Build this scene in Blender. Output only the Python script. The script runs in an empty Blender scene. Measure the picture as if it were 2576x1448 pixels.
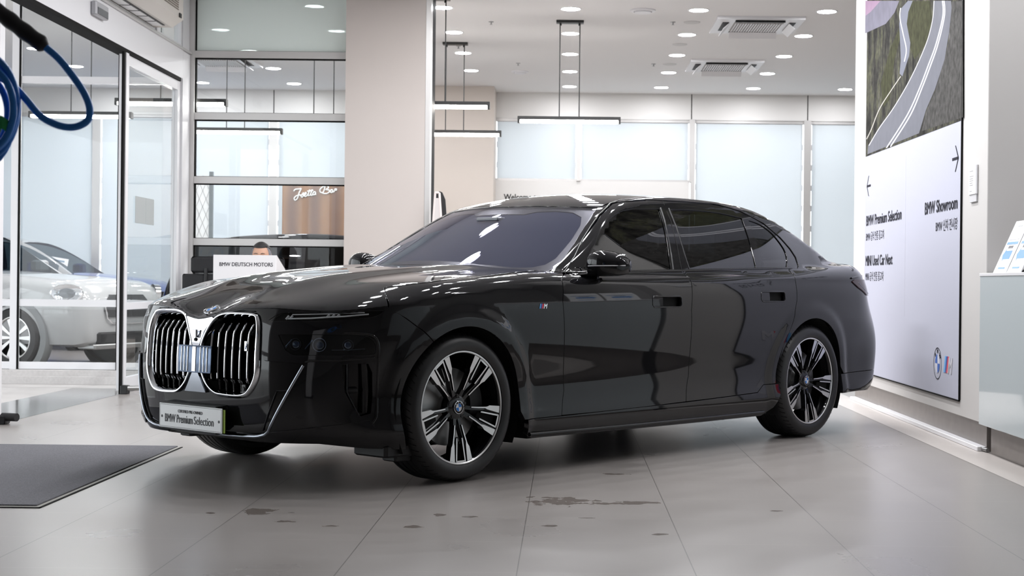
import bpy, math, random
import numpy as np
from mathutils import Vector, Matrix
from mathutils.geometry import delaunay_2d_cdt
from math import pi, sin, cos, radians
random.seed(7); rng=np.random.RandomState(5)
S=bpy.context.scene; COL=S.collection
# ------------------------------------------------------------------ camera, world, exposure
H=.988
cd=bpy.data.cameras.new('camera'); cam=bpy.data.objects.new('camera',cd); COL.objects.link(cam); S.camera=cam
cd.sensor_width=36; cd.sensor_fit='HORIZONTAL'; cd.lens=3800*36/2576
cd.shift_x=-(1425-1288)/2576; cd.shift_y=(713-724)/2576
cam.matrix_world=Matrix.Translation((0,0,H))@Matrix.Rotation(pi/2,4,'X')@Matrix.Rotation(.0105,4,'Z')
cd.clip_start=.05; cd.clip_end=300
cd.dof.use_dof=True; cd.dof.focus_distance=8.0; cd.dof.aperture_fstop=6.3
W_=bpy.data.worlds.new('world'); S.world=W_; W_.use_nodes=True
wn=W_.node_tree; wb=wn.nodes['Background']; wb.inputs[0].default_value=(.93,.965,1,1); wb.inputs[1].default_value=1.75
S.view_settings.view_transform='Standard'; S.view_settings.look='None'; S.view_settings.exposure=1.12; S.view_settings.gamma=1
S.view_settings.use_curve_mapping=False
S.cycles.max_bounces=9; S.cycles.diffuse_bounces=4; S.cycles.glossy_bounces=5; S.cycles.transparent_max_bounces=24
S.cycles.transmission_bounces=6; S.cycles.sample_clamp_indirect=6; S.cycles.caustics_reflective=False; S.cycles.caustics_refractive=False
LAMP=70.0      # brightness of the ceiling downlights in the hall
LAMPF=92.0     # and of those over the saloon
# ------------------------------------------------------------------ materials
def nt(name):
    m=bpy.data.materials.new(name); m.use_nodes=True; t=m.node_tree; return m,t,t.nodes['Principled BSDF']
def L(t,a,b): t.links.new(a,b)
def srgb(h):
    if isinstance(h,str): h=[int(h[i:i+2],16) for i in (0,2,4)]
    return tuple((c/255/12.92 if c/255<=.04045 else ((c/255+.055)/1.055)**2.4) for c in h)+(1,)
MAT={}
def mat(name,col,rough=.5,metal=0,ior=1.5,coat=0,noise=0,nscale=20,emit=None,es=1,bump=0,bscale=200):
    if name in MAT: return MAT[name]
    m,t,p=nt(name); c=srgb(col) if not (isinstance(col,tuple) and len(col)==3 and max(col)<=1) else col+(1,)
    p.inputs['Base Color'].default_value=c; p.inputs['Roughness'].default_value=rough; p.inputs['Metallic'].default_value=metal
    p.inputs['IOR'].default_value=ior; p.inputs['Coat Weight'].default_value=coat; p.inputs['Coat Roughness'].default_value=.02
    if noise or bump:
        tc=t.nodes.new('ShaderNodeTexCoord')
    if noise:
        n=t.nodes.new('ShaderNodeTexNoise'); n.inputs['Scale'].default_value=nscale; n.inputs['Detail'].default_value=5
        L(t,tc.outputs['Object'],n.inputs['Vector'])
        mx=t.nodes.new('ShaderNodeMix'); mx.data_type='RGBA'; mx.inputs[6].default_value=tuple(x*(1-noise) for x in c[:3])+(1,); mx.inputs[7].default_value=tuple(min(1,x*(1+noise)) for x in c[:3])+(1,)
        L(t,n.outputs[0],mx.inputs[0]); L(t,mx.outputs[2],p.inputs['Base Color'])
    if bump:
        n=t.nodes.new('ShaderNodeTexNoise'); n.inputs['Scale'].default_value=bscale; n.inputs['Detail'].default_value=3
        L(t,tc.outputs['Object'],n.inputs['Vector']); b=t.nodes.new('ShaderNodeBump'); b.inputs['Strength'].default_value=bump; b.inputs['Distance'].default_value=.002
        L(t,n.outputs[0],b.inputs['Height']); L(t,b.outputs[0],p.inputs['Normal'])
    if emit is not None:
        p.inputs['Emission Color'].default_value=srgb(emit); p.inputs['Emission Strength'].default_value=es
    MAT[name]=m; return m
def glass(name,tint,ior=1.5,gcol=(1,1,1),rough=0.0,body=None,bodyw=0.0):
    """thin architectural or car glass: tinted see-through with a Fresnel reflection"""
    if name in MAT: return MAT[name]
    m=bpy.data.materials.new(name); m.use_nodes=True; t=m.node_tree; t.nodes.clear()
    o=t.nodes.new('ShaderNodeOutputMaterial'); tr=t.nodes.new('ShaderNodeBsdfTransparent'); gl=t.nodes.new('ShaderNodeBsdfGlossy'); fr=t.nodes.new('ShaderNodeFresnel'); mx=t.nodes.new('ShaderNodeMixShader')
    tr.inputs[0].default_value=tint+(1,); gl.inputs[0].default_value=gcol+(1,); gl.inputs['Roughness'].default_value=rough; fr.inputs['IOR'].default_value=ior
    src=tr.outputs[0]
    if body:
        df=t.nodes.new('ShaderNodeBsdfDiffuse'); df.inputs[0].default_value=srgb(body); m2=t.nodes.new('ShaderNodeMixShader'); m2.inputs[0].default_value=bodyw
        L(t,tr.outputs[0],m2.inputs[1]); L(t,df.outputs[0],m2.inputs[2]); src=m2.outputs[0]
    ge=t.nodes.new('ShaderNodeNewGeometry'); iv=t.nodes.new('ShaderNodeMath'); iv.operation='SUBTRACT'; iv.inputs[0].default_value=1; L(t,ge.outputs['Backfacing'],iv.inputs[1]); mu=t.nodes.new('ShaderNodeMath'); mu.operation='MULTIPLY'; L(t,fr.outputs[0],mu.inputs[0]); L(t,iv.outputs[0],mu.inputs[1]); L(t,mu.outputs[0],mx.inputs[0]); L(t,src,mx.inputs[1]); L(t,gl.outputs[0],mx.inputs[2]); L(t,mx.outputs[0],o.inputs[0])
    MAT[name]=m; return m
paint=mat('black_paint',(.010,.010,.0115),rough=.035,ior=1.46)
piano=mat('piano_black',(.006,.006,.007),rough=.05,ior=1.5)
dark=mat('dark_plastic',(.008,.008,.009),rough=.55)
satin=mat('satin_black',(.012,.012,.013),rough=.3)
void=mat('inner_black',(.003,.003,.003),rough=.9)
chrome=mat('chrome',(.86,.88,.92),rough=.06,metal=1)
dchrome=mat('dark_chrome',(.30,.32,.36),rough=.12,metal=1)
alu=mat('machined_aluminium',(.78,.78,.78),rough=.32,metal=1)
alu2=mat('dull_metal',(.42,.42,.42),rough=.4,metal=1)
rubber=mat('tyre_rubber',(.012,.012,.013),rough=.42,bump=.15,bscale=90)
white=mat('white_enamel',(.86,.87,.88),rough=.2)
blue=mat('roundel_blue',(.02,.20,.66),rough=.15)
lens=glass('lamp_lens',(.55,.6,.65),ior=1.5)
lens2=glass('clear_lamp_lens',(.95,.96,.97),ior=1.4)
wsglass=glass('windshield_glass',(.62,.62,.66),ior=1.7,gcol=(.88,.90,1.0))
wssheen=glass('windshield_sheen',(.10,.11,.13),ior=1.3,gcol=(.2,.2,.25),body='5a5f74',bodyw=.62)  # diffuse blue-grey stands in for the ceiling reflected by the coated windshield
sideglass=glass('side_glass',(.06,.065,.07),ior=1.55)
arch_glass=glass('shop_glass',(.955,.968,.968),ior=1.5)
pale_glass=glass('pale_green_glass',(.80,.90,.87),ior=1.5,body='f2fbf7',bodyw=.90)  # top inner pane: near-opaque pale green body colour in place of its view
# ------------------------------------------------------------------ object helpers
def link(o,parent=None):
    COL.objects.link(o)
    if parent is not None: o.parent=parent
    return o
def tag(o,label=None,cat=None,group=None,kind=None):
    if label: o['label']=label
    if cat: o['category']=cat
    if group: o['group']=group
    if kind: o['kind']=kind
    return o
def empty(name,loc=(0,0,0),rz=0,label=None,cat=None,group=None):
    o=bpy.data.objects.new(name,None); o.location=loc; o.rotation_euler=(0,0,rz); o.empty_display_size=.1
    link(o); return tag(o,label,cat,group)
class MB:
    """collects verts, faces and material slots for ONE mesh object"""
    def __init__(s): s.v=[]; s.f=[]; s.m=[]; s.mats=[]; s.sm=[]
    def mi(s,m):
        if m not in s.mats: s.mats.append(m)
        return s.mats.index(m)
    def add(s,vs,fs,m,smooth=False,M=None):
        b=len(s.v); k=s.mi(m)
        for p in vs:
            p=Vector(p); s.v.append(tuple(M@p if M is not None else p))
        for f in fs: s.f.append(tuple(b+i for i in f)); s.m.append(k); s.sm.append(smooth)
        return s
    def box(s,x0,x1,y0,y1,z0,z1,m,bev=0,M=None):
        x0,x1=min(x0,x1),max(x0,x1); y0,y1=min(y0,y1),max(y0,y1); z0,z1=min(z0,z1),max(z0,z1)
        if bev<=0:
            v=[(x0,y0,z0),(x1,y0,z0),(x1,y1,z0),(x0,y1,z0),(x0,y0,z1),(x1,y0,z1),(x1,y1,z1),(x0,y1,z1)]
            f=[(0,3,2,1),(4,5,6,7),(0,1,5,4),(1,2,6,5),(2,3,7,6),(3,0,4,7)]
            return s.add(v,f,m,M=M)
        c=bev; bev=min(bev,(x1-x0)/2.01,(y1-y0)/2.01,(z1-z0)/2.01); c=bev
        v=[];f=[]
        def ringz(z,i): return [(x0+i+c*0,y0+i+c,z),(x0+i+c,y0+i,z),(x1-i-c,y0+i,z),(x1-i,y0+i+c,z),(x1-i,y1-i-c,z),(x1-i-c,y1-i,z),(x0+i+c,y1-i,z),(x0+i,y1-i-c,z)]
        for z,i in ((z0,c*.6),(z0+c*.6,0),(z1-c*.6,0),(z1,c*.6)): v+=ringz(z,i)
        for k in range(3):
            for j in range(8): a=k*8+j; b=k*8+(j+1)%8; f.append((a,b,b+8,a+8))
        f.append(tuple(range(7,-1,-1))); f.append(tuple(range(24,32)))
        return s.add(v,f,m,M=M)
    def tube(s,pts,r,m,seg=12,closed=False,caps=True,M=None):
        pts=[Vector(p) for p in pts]; n=len(pts); rr=r if hasattr(r,'__len__') else [r]*n
        vs=[];fs=[]; up=None
        for i,p in enumerate(pts):
            a=pts[(i-1)%n] if (closed or i>0) else p; b=pts[(i+1)%n] if (closed or i<n-1) else p
            t=(b-a).normalized()
            if up is None: up=t.orthogonal().normalized()
            up=(up-t*up.dot(t)).normalized(); w=t.cross(up)
            for k in range(seg):
                q=2*pi*k/seg; vs.append(p+rr[i]*(up*cos(q)+w*sin(q)))
        for i in range(n if closed else n-1):
            for k in range(seg):
                a=i*seg+k; b=i*seg+(k+1)%seg; c=((i+1)%n)*seg+(k+1)%seg; d=((i+1)%n)*seg+k
                fs.append((a,b,c,d))
        if caps and not closed: fs.append(tuple(range(seg-1,-1,-1))); fs.append(tuple((n-1)*seg+k for k in range(seg)))
        return s.add(vs,fs,m,smooth=True,M=M)
    def lathe(s,prof,m,seg=48,axis='Z',M=None,smooth=True,close=False):
        """prof: (radius, height) pairs"""
        vs=[];fs=[];n=len(prof)
        for k in range(seg):
            q=2*pi*k/seg
            for r,h in prof:
                vs.append((r*cos(q),r*sin(q),h) if axis=='Z' else (r*cos(q),h,r*sin(q)))
        for k in range(seg):
            for i in range(n if close else n-1):
                a=k*n+i; b=k*n+(i+1)%n; c=((k+1)%seg)*n+(i+1)%n; d=((k+1)%seg)*n+i
                fs.append((a,d,c,b) if axis=='Z' else (a,b,c,d))
        return s.add(vs,fs,m,smooth=smooth,M=M)
    def prism(s,poly,h0,h1,m,M=None,top=None):
        """poly in local x,y extruded along z"""
        n=len(poly); vs=[(x,y,h0) for x,y in poly]+[(x,y,h1) for x,y in poly]
        tris=tri2d(poly); fs=[(i,(i+1)%n,n+(i+1)%n,n+i) for i in range(n)]
        s.add(vs,fs,m,M=M); s.add(vs,[tuple(n+i for i in t) for t in tris],top or m,M=M); s.add(vs,[tuple(reversed(t)) for t in tris],m,M=M); return s
    def build(s,name,parent=None,split=35,**kw):
        me=bpy.data.meshes.new(name); me.from_pydata(s.v,[],s.f); me.update()
        for m in s.mats: me.materials.append(m)
        me.polygons.foreach_set('material_index',s.m); me.polygons.foreach_set('use_smooth',s.sm)
        if split and any(s.sm): me.set_sharp_from_angle(angle=radians(split))
        o=bpy.data.objects.new(name,me); link(o,parent); return tag(o,**kw)
def smooth_open(c,n):
    P=[np.array(q,float) for q in c]; out=[]
    for i in range(len(P)-1):
        p0=P[max(i-1,0)];p1=P[i];p2=P[i+1];p3=P[min(i+2,len(P)-1)]
        k=max(2,n//(len(P)-1))
        for j in range(k):
            t_=j/k; out.append(tuple(.5*((2*p1)+(-p0+p2)*t_+(2*p0-5*p1+4*p2-p3)*t_*t_+(-p0+3*p1-3*p2+p3)*t_**3)))
    return out+[tuple(P[-1])]
def area2(p): return sum(p[i][0]*p[(i+1)%len(p)][1]-p[(i+1)%len(p)][0]*p[i][1] for i in range(len(p)))/2
def pip(pts,loops):
    """even-odd test of points against a list of loops"""
    x,y=pts[:,0],pts[:,1]; ins=np.zeros(len(pts),bool)
    for lp in loops:
        a=np.asarray(lp); b=np.roll(a,-1,0)
        for (x0,y0),(x1,y1) in zip(a,b):
            if y0==y1: continue
            c=((y>=min(y0,y1))&(y<max(y0,y1)))&(x<(x1-x0)*(y-y0)/(y1-y0)+x0); ins^=c
    return ins
def tri2d(poly,holes=()):
    loops=[list(poly)]+[list(h) for h in holes]; V=[];E=[]
    for lp in loops:
        b=len(V); V+=[Vector(p) for p in lp]; E+=[(b+i,b+(i+1)%len(lp)) for i in range(len(lp))]
    r=delaunay_2d_cdt(V,E,[],0,1e-7)
    co=np.array([tuple(v) for v in r[0]]); F=np.array([tuple(f) for f in r[2]]); idx={}
    cen=co[F].mean(1); ok=pip(cen,loops); orig=r[3]
    out=[]
    for f in F[ok]:
        t=[orig[i][0] if orig[i] else None for i in f]
        if None in t: continue
        a,b_,c=[V[i] for i in t]
        if (b_-a).cross(c-a)<0: t=t[::-1]
        out.append(tuple(t))
    return out
def text(name,body,size,origin,xdir,ydir,m,parent=None,bold=0,align='LEFT',sx=1.0,shear=0,ext=.0008,fit=None,**kw):
    cu=bpy.data.curves.new(name,'FONT'); cu.body=body; cu.size=size; cu.align_x=align; cu.extrude=ext; cu.shear=shear; cu.resolution_u=4
    o=bpy.data.objects.new(name+'_tmp',cu); COL.objects.link(o)
    bpy.context.view_layer.update(); dg=bpy.context.evaluated_depsgraph_get()
    me=bpy.data.meshes.new_from_object(o.evaluated_get(dg)); bpy.data.objects.remove(o,do_unlink=True)
    if bold:
        # heavier strokes: side-by-side copies of the outline
        vs=[v.co.copy() for v in me.vertices]; fs=[tuple(q.vertices) for q in me.polygons]; n_=len(vs); V=[];F=[]
        for k_,(dx,dy) in enumerate(((0,0),(-bold,0),(bold,0),(0,bold*.6),(0,-bold*.6))):
            V+=[(v.x+dx,v.y+dy,v.z+k_*1e-5) for v in vs]; F+=[tuple(i+k_*n_ for i in f) for f in fs]
        m2=bpy.data.meshes.new(name); m2.from_pydata(V,[],F); m2.update(); me=m2
    if fit:
        w_=[v.co.x for v in me.vertices]; sx=fit/(max(w_)-min(w_))
    X=Vector(xdir).normalized(); Y=Vector(ydir).normalized(); Z=X.cross(Y)
    M=Matrix((X*sx,Y,Z)).transposed().to_4x4(); M.translation=Vector(origin); me.transform(M)
    me.materials.clear(); me.materials.append(m); me.name=name
    o=bpy.data.objects.new(name,me); link(o,parent); return tag(o,**kw)
# ---- car body surfaces (car coordinates: x back from the nose, y to the left side, z up) ----
def spl(pts):
    """natural cubic spline through (t, v) pairs, linear outside"""
    t=np.array([p[0] for p in pts],float); v=np.array([p[1] for p in pts],float); n=len(t)
    h=np.diff(t); A=np.zeros((n,n)); r=np.zeros(n); A[0,0]=A[-1,-1]=1
    for i in range(1,n-1):
        A[i,i-1]=h[i-1]; A[i,i]=2*(h[i-1]+h[i]); A[i,i+1]=h[i]
        r[i]=6*((v[i+1]-v[i])/h[i]-(v[i]-v[i-1])/h[i-1])
    m=np.linalg.solve(A,r)
    s0=(v[1]-v[0])/h[0]-h[0]*(2*m[0]+m[1])/6; s1=(v[-1]-v[-2])/h[-1]+h[-1]*(m[-2]+2*m[-1])/6
    def f(x):
        x=np.asarray(x,float); i=np.clip(np.searchsorted(t,x)-1,0,n-2); a=(t[i+1]-x)/h[i]; b_=(x-t[i])/h[i]
        y=a*v[i]+b_*v[i+1]+((a**3-a)*m[i]+(b_**3-b_)*m[i+1])*h[i]**2/6
        y=np.where(x<t[0],v[0]+s0*(x-t[0]),y); return np.where(x>t[-1],v[-1]+s1*(x-t[-1]),y)
    return f
def sst(a,b,x):
    t=np.clip((np.asarray(x,float)-a)/(b-a),0,1); return t*t*t*(t*(6*t-15)+10)
def smax(a,b,k):
    h=np.clip(.5+.5*(a-b)/k,0,1); return b+(a-b)*h+k*h*(1-h)
def smin(a,b,k): return -smax(-a,-b,k)
CP=[(0,-.2),(.020,0),(.026,.2),(.041,.38),(.068,.52),(.128,.64),(.212,.75),(.315,.85),(.45,.915),(.62,.951),(.93,.965),(1.5,.972),(2.6,.975),(3.6,.973),(4.15,.968),(4.6,.953),(4.88,.925),(5.10,.878),(5.26,.79),(5.35,.62),(5.38,.4),(5.39,.2),(5.39,0),(5.39,-.2)]
CP=[(.026,-.2)]+CP[1:]
_c=np.array(CP); _s=np.concatenate([[0],np.cumsum(np.hypot(*np.diff(_c,axis=0).T))]); _s-=_s[1]
_cx=spl(list(zip(_s,_c[:,0]))); _cy=spl(list(zip(_s,_c[:,1])))
_ss=np.linspace(0,_s[-2],4001)
_xx=_cx(_ss); _yy=_cy(_ss)
STOT=_s[-2]
def C(s): return _cx(s),_cy(s)
def CN(s):
    e=1e-3; dx=_cx(s+e)-_cx(s-e); dy=_cy(s+e)-_cy(s-e); l=np.hypot(dx,dy); return -dy/l,dx/l   # outward plan normal
def s_of_x(x):
    """arc position on the flank for a given x (valid .1<x<5.3)"""
    m=(_ss>.5)&(_ss<STOT-.5); return np.interp(x,_xx[m],_ss[m])
XF,WB=.93,3.215
f_side=spl([(.12,.10),(.17,.055),(.215,.028),(.27,.014),(.33,.022),(.40,.033),(.50,.031),(.60,.018),(.70,.006),(.80,.0),(.88,.002),(.95,.009),(1.03,.03)])
f_front=spl([(.12,.16),(.17,.10),(.21,.055),(.26,.022),(.35,.003),(.5,-.004),(.6,-.002),(.7,.004),(.8,.02),(.87,.045)])
f_rear=spl([(.12,.30),(.20,.15),(.27,.05),(.33,.02),(.42,.008),(.54,.0),(.66,.008),(.8,.045),(.9,.075),(1.0,.10),(1.06,.13)])
f_ztop=spl([(-.2,.835),(-.1,.812),(0,.802),(.1,.812),(.2,.835),(.35,.855),(.5,.858),(.85,.85),(1.1,.875),(1.5,.92),(2.2,.972),(3.4,.998),(4.4,1.02),(5.2,1.022),(5.7,1.03),(6.2,1.04),(6.8,1.045)])
def flare(x,z):
    o=0
    for cx,R,a in ((XF,.405,.016),(XF+WB,.41,.014)):
        r=np.hypot(x-cx,z-.3685); o=o+a*(1-sst(R+.03,R+.14,r))
    return o
def delta_low(s,z):
    x,y=C(s); wf=1-sst(.62,1.25,s); wr=sst(STOT-1.35,STOT-.75,s)
    return f_front(z)*wf+f_rear(z)*wr+f_side(z)*(1-wf-wr)-flare(x,z)*(1-wf)*(1-wr)
# crowned upper body (bonnet, shoulders, boot)
zc_=spl([(-.1,.90),(0,.905),(.1,.915),(.25,.935),(.45,.982),(.75,1.028),(1.1,1.060),(1.5,1.086),(2.0,1.09),(3,1.10),(4.4,1.15),(4.9,1.172),(5.2,1.150),(5.4,1.085)])
def ZC(x,y):
    a=np.abs(y)
    z=zc_(x)-.045*(a/.9)**2.2
    w=sst(.12,.6,x)*(1-sst(1.3,1.75,x))
    rid=.26+.10*np.clip(x,0,1.6)            # two long creases on the bonnet
    z=z+w*(.014*np.exp(-((a-rid)/.10)**2)-.006*np.exp(-((a-rid-.2)/.12)**2))
    v=np.exp(-(a/.12)**2)*(1-sst(.02,.42,x))*.052
    return z-v
def ring(s):
    zt=f_ztop(s); x,y=C(s); nx,ny=CN(s); d=delta_low(s,zt); return x-nx*d,y-ny*d,zt
_rs=np.linspace(-.2,STOT+.2,1601); _rx,_ry,_rz=ring(_rs)
def LROLL(s): return .15-.05*sst(.9,1.6,s)-.0*s+.26*(1-sst(.9,1.5,s))+.03*sst(4.9,5.6,s)
_rD0=np.maximum(ZC(_rx,_ry)-_rz,.02); _rL=LROLL(_rs)
def zcap(x,y):
    x=np.asarray(x,float); y=np.abs(np.asarray(y,float)); sh=x.shape; X=x.ravel(); Y=y.ravel(); out=np.empty(X.size)
    for i0 in range(0,X.size,4000):
        xx=X[i0:i0+4000]; yy=Y[i0:i0+4000]
        d2=(xx[:,None]-_rx)**2+(yy[:,None]-_ry)**2; j=np.clip(d2.argmin(1),1,len(_rs)-2)
        # refine on the two neighbour segments
        best=None
        for a in (j-1,j):
            ax,ay=_rx[a],_ry[a]; bx,by=_rx[a+1]-ax,_ry[a+1]-ay
            t=np.clip(((xx-ax)*bx+(yy-ay)*by)/(bx*bx+by*by),0,1); px,py=ax+bx*t,ay+by*t
            dd=np.hypot(xx-px,yy-py); cr=bx*(yy-ay)-by*(xx-ax)
            r=np.stack([dd,a+t,np.sign(cr)])
            best=r if best is None else np.where(r[0]<best[0],r,best)
        dd,jj,sg=best; k=np.clip(np.floor(jj).astype(int),0,len(_rs)-2); t=jj-k
        D0=_rD0[k]*(1-t)+_rD0[k+1]*t; L=_rL[k]*(1-t)+_rL[k+1]*t
        # inside is to the left or right of the ring direction
        d=dd*np.where(sg>0,-1,1)*_SG
        u=np.clip(d/L,0,1); D=D0*(1-np.sqrt(np.maximum(1-(1-u)**2,0))*.75-.25*(1-(1-u)**2))
        out[i0:i0+4000]=ZC(xx,yy)-D
    return out.reshape(sh)
_SG=1
_t=zcap(np.array([.5]),np.array([.5]))[0]
if abs(_t-ZC(.5,.5))>.02: _SG=-1
# greenhouse
zroof=spl([(1.0,.86),(1.45,1.075),(1.85,1.262),(2.15,1.405),(2.35,1.481),(2.6,1.532),(2.9,1.555),(3.2,1.562),(3.6,1.554),(3.95,1.52),(4.25,1.46),(4.6,1.352),(4.95,1.225),(5.2,1.14)])
def T(x,y):
    a=np.abs(y); w=1-sst(1.9,2.9,x)*1.0; wr=sst(3.6,4.6,x)
    return zroof(x-.34*a*a*(.25+.75*w)*(1-wr)+.30*a*a*wr)-.036*(a/.6)**2*(1-.4*w)
def YG(x,z):
    t=z-1.04
    return .900-.40*t-.42*t*np.abs(t)-.05*(1-sst(1.5,2.4,x))-.10*sst(3.7,4.9,x)-.10*sst(4.4,5.2,x)
def FG(x,y,z): return smax((z-T(x,y))*.95,(y-YG(x,z))*.85,.035)
def bis(fn,lo,hi,n=34):
    for _ in range(n):
        m=(lo+hi)/2; v=fn(m)>0; hi=np.where(v,m,hi); lo=np.where(v,lo,m)
    return (lo+hi)/2
def ygreen(x,z):
    x=np.asarray(x,float); lo=np.zeros_like(x)+.02*0; y=bis(lambda m:FG(x,m,z),lo,lo+1.1)
    return y
def ztop(x,y):
    x=np.asarray(x,float); y=np.abs(y); lo=np.zeros_like(x)+.8
    return bis(lambda m:FG(x,y,m),lo,lo+.9)
_ts=np.linspace(0,STOT,1350); _td=np.concatenate([np.linspace(0,1,70)**2*.45]); _tz=np.arange(0,.2501,.0015)
_tx,_ty,_tzr=ring(_ts); _tn=CN(_ts); _H=zcap(_tx[:,None]-_tn[0][:,None]*_td,_ty[:,None]-_tn[1][:,None]*_td)-_tzr[:,None]
_H=np.maximum.accumulate(_H+_td*1e-4,axis=1); _H-=_H[:,:1]
_DT=np.empty((len(_ts),len(_tz)))
for _i in range(len(_ts)):
    _DT[_i]=np.interp(_tz,_H[_i],_td); _m=_tz>_H[_i,-1]; _DT[_i][_m]=.45+(_tz[_m]-_H[_i,-1])*3
def _dcap(s,q):
    a=np.clip(s/STOT*(len(_ts)-1),0,len(_ts)-1.001); b=np.clip(q/.0015,0,len(_tz)-1.001); i=a.astype(int); j=b.astype(int); u=a-i; v=b-j
    return (_DT[i,j]*(1-v)+_DT[i,j+1]*v)*(1-u)+(_DT[i+1,j]*(1-v)+_DT[i+1,j+1]*v)*u
def W(s,z):
    """flank surface point for arc position s and height z, from the sill to the roof rail"""
    s=np.asarray(s,float)+0*np.asarray(z,float); z=np.asarray(z,float)+0*s
    x0,y0=C(s); nx,ny=CN(s); zt=f_ztop(s)
    d=delta_low(s,np.minimum(z,zt))
    # shoulder roll above the crease
    xr=x0-nx*d; yr=y0-ny*d
    dc=d+_dcap(s,z-zt)
    xg=np.clip(x0,1.2,5.3)
    yg=ygreen(xg,np.maximum(z,1.0)); dg=(y0-yg)/np.maximum(ny,.35)
    dg=np.where((x0>1.62)&(ny>.3)&(z>1.0),dg,9.)
    kk=.012+.09*sst(3.9,4.5,x0)
    du=np.where(z>zt-.0,smin(dc,dg,kk)*sst(0,.03,z-zt)+dc*(1-sst(0,.03,z-zt)),d)
    return np.stack([x0-nx*du,y0-ny*du,z],-1)
def HOOD(x,y): return np.stack([x+0*y,y+0*x,zcap(x,y)],-1)
def ROOF(x,y): return np.stack([x+0*y,y+0*x,ztop(x,y)],-1)
# ------------------------------------------------------------------ the saloon: placement
PSI=radians(41.0); BX=np.array([sin(PSI),cos(PSI)]); NX=np.array([cos(PSI),-sin(PSI)])
kk_=H-.3685; HUB=np.array([-.06755*12.075*kk_,12.075*kk_]); ORG=HUB-.945*NX-XF*BX
car=empty('saloon_car',(ORG[0],ORG[1],0),pi/2-PSI,label='large glossy black luxury saloon parked on the grey tiles in the middle',cat='car')
# local mesh coordinates are (x, -y, z)
def lift_mesh(name,P,N,F,m,parent=car,mats=None,mi=None,**kw):
    P=np.asarray(P,float).copy(); N=np.asarray(N,float).copy(); P[:,1]*=-1; N[:,1]*=-1
    F=[tuple(reversed(f)) for f in F]
    me=bpy.data.meshes.new(name); me.from_pydata(P.tolist(),[],F); me.update()
    for q in (mats or [m]): me.materials.append(q)
    if mi is not None: me.polygons.foreach_set('material_index',mi)
    me.polygons.foreach_set('use_smooth',[True]*len(F))
    N/=np.maximum(np.linalg.norm(N,axis=1),1e-9)[:,None]
    me.normals_split_custom_set_from_vertices(N.tolist())
    o=bpy.data.objects.new(name,me); link(o,parent); return tag(o,**kw)
def both(fn):
    """a surface function of (a, z) made symmetric in the sign of a"""
    def g(a,z):
        P=fn(np.abs(a),z); P[...,1]*=np.where(np.asarray(a)<0,-1,1); return P
    return g
WB_=both(W)
def normals(fn,A,B,e=4e-3,outw=None):
    du=fn(A+e,B)-fn(A-e,B); dv=fn(A,B+e)-fn(A,B-e); n=np.cross(du,dv); n/=np.maximum(np.linalg.norm(n,axis=-1),1e-12)[...,None]
    P=fn(A,B); ref=P-np.stack([np.clip(P[...,0],1.2,4.2),P[...,1]*0,np.full(P.shape[:-1],.55)],-1)
    sg=np.sign((n*ref).sum(-1)); sg[sg==0]=1
    return P,n*sg[...,None]
def resample(lp,h):
    out=[]
    for i in range(len(lp)):
        a=np.array(lp[i],float); b=np.array(lp[(i+1)%len(lp)],float); k=max(1,int(math.ceil(np.hypot(*(b-a))/h)))
        for j in range(k): out.append(tuple(a+(b-a)*j/k))
    return out
def smooth_loop(pts,n=6,corners=()):
    """closed Catmull-Rom through pts; indices in corners stay sharp"""
    N=len(pts); P=[np.array(p,float) for p in pts]; out=[]
    for i in range(N):
        p1,p2=P[i],P[(i+1)%N]
        p0=P[i-1] if i not in corners else p1-(p2-p1); p3=P[(i+2)%N] if (i+1)%N not in corners else p2+(p2-p1)
        for j in range(n):
            t=j/n; out.append(tuple(.5*((2*p1)+(-p0+p2)*t+(2*p0-5*p1+4*p2-p3)*t*t+(-p0+3*p1-3*p2+p3)*t**3)))
    return out
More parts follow.
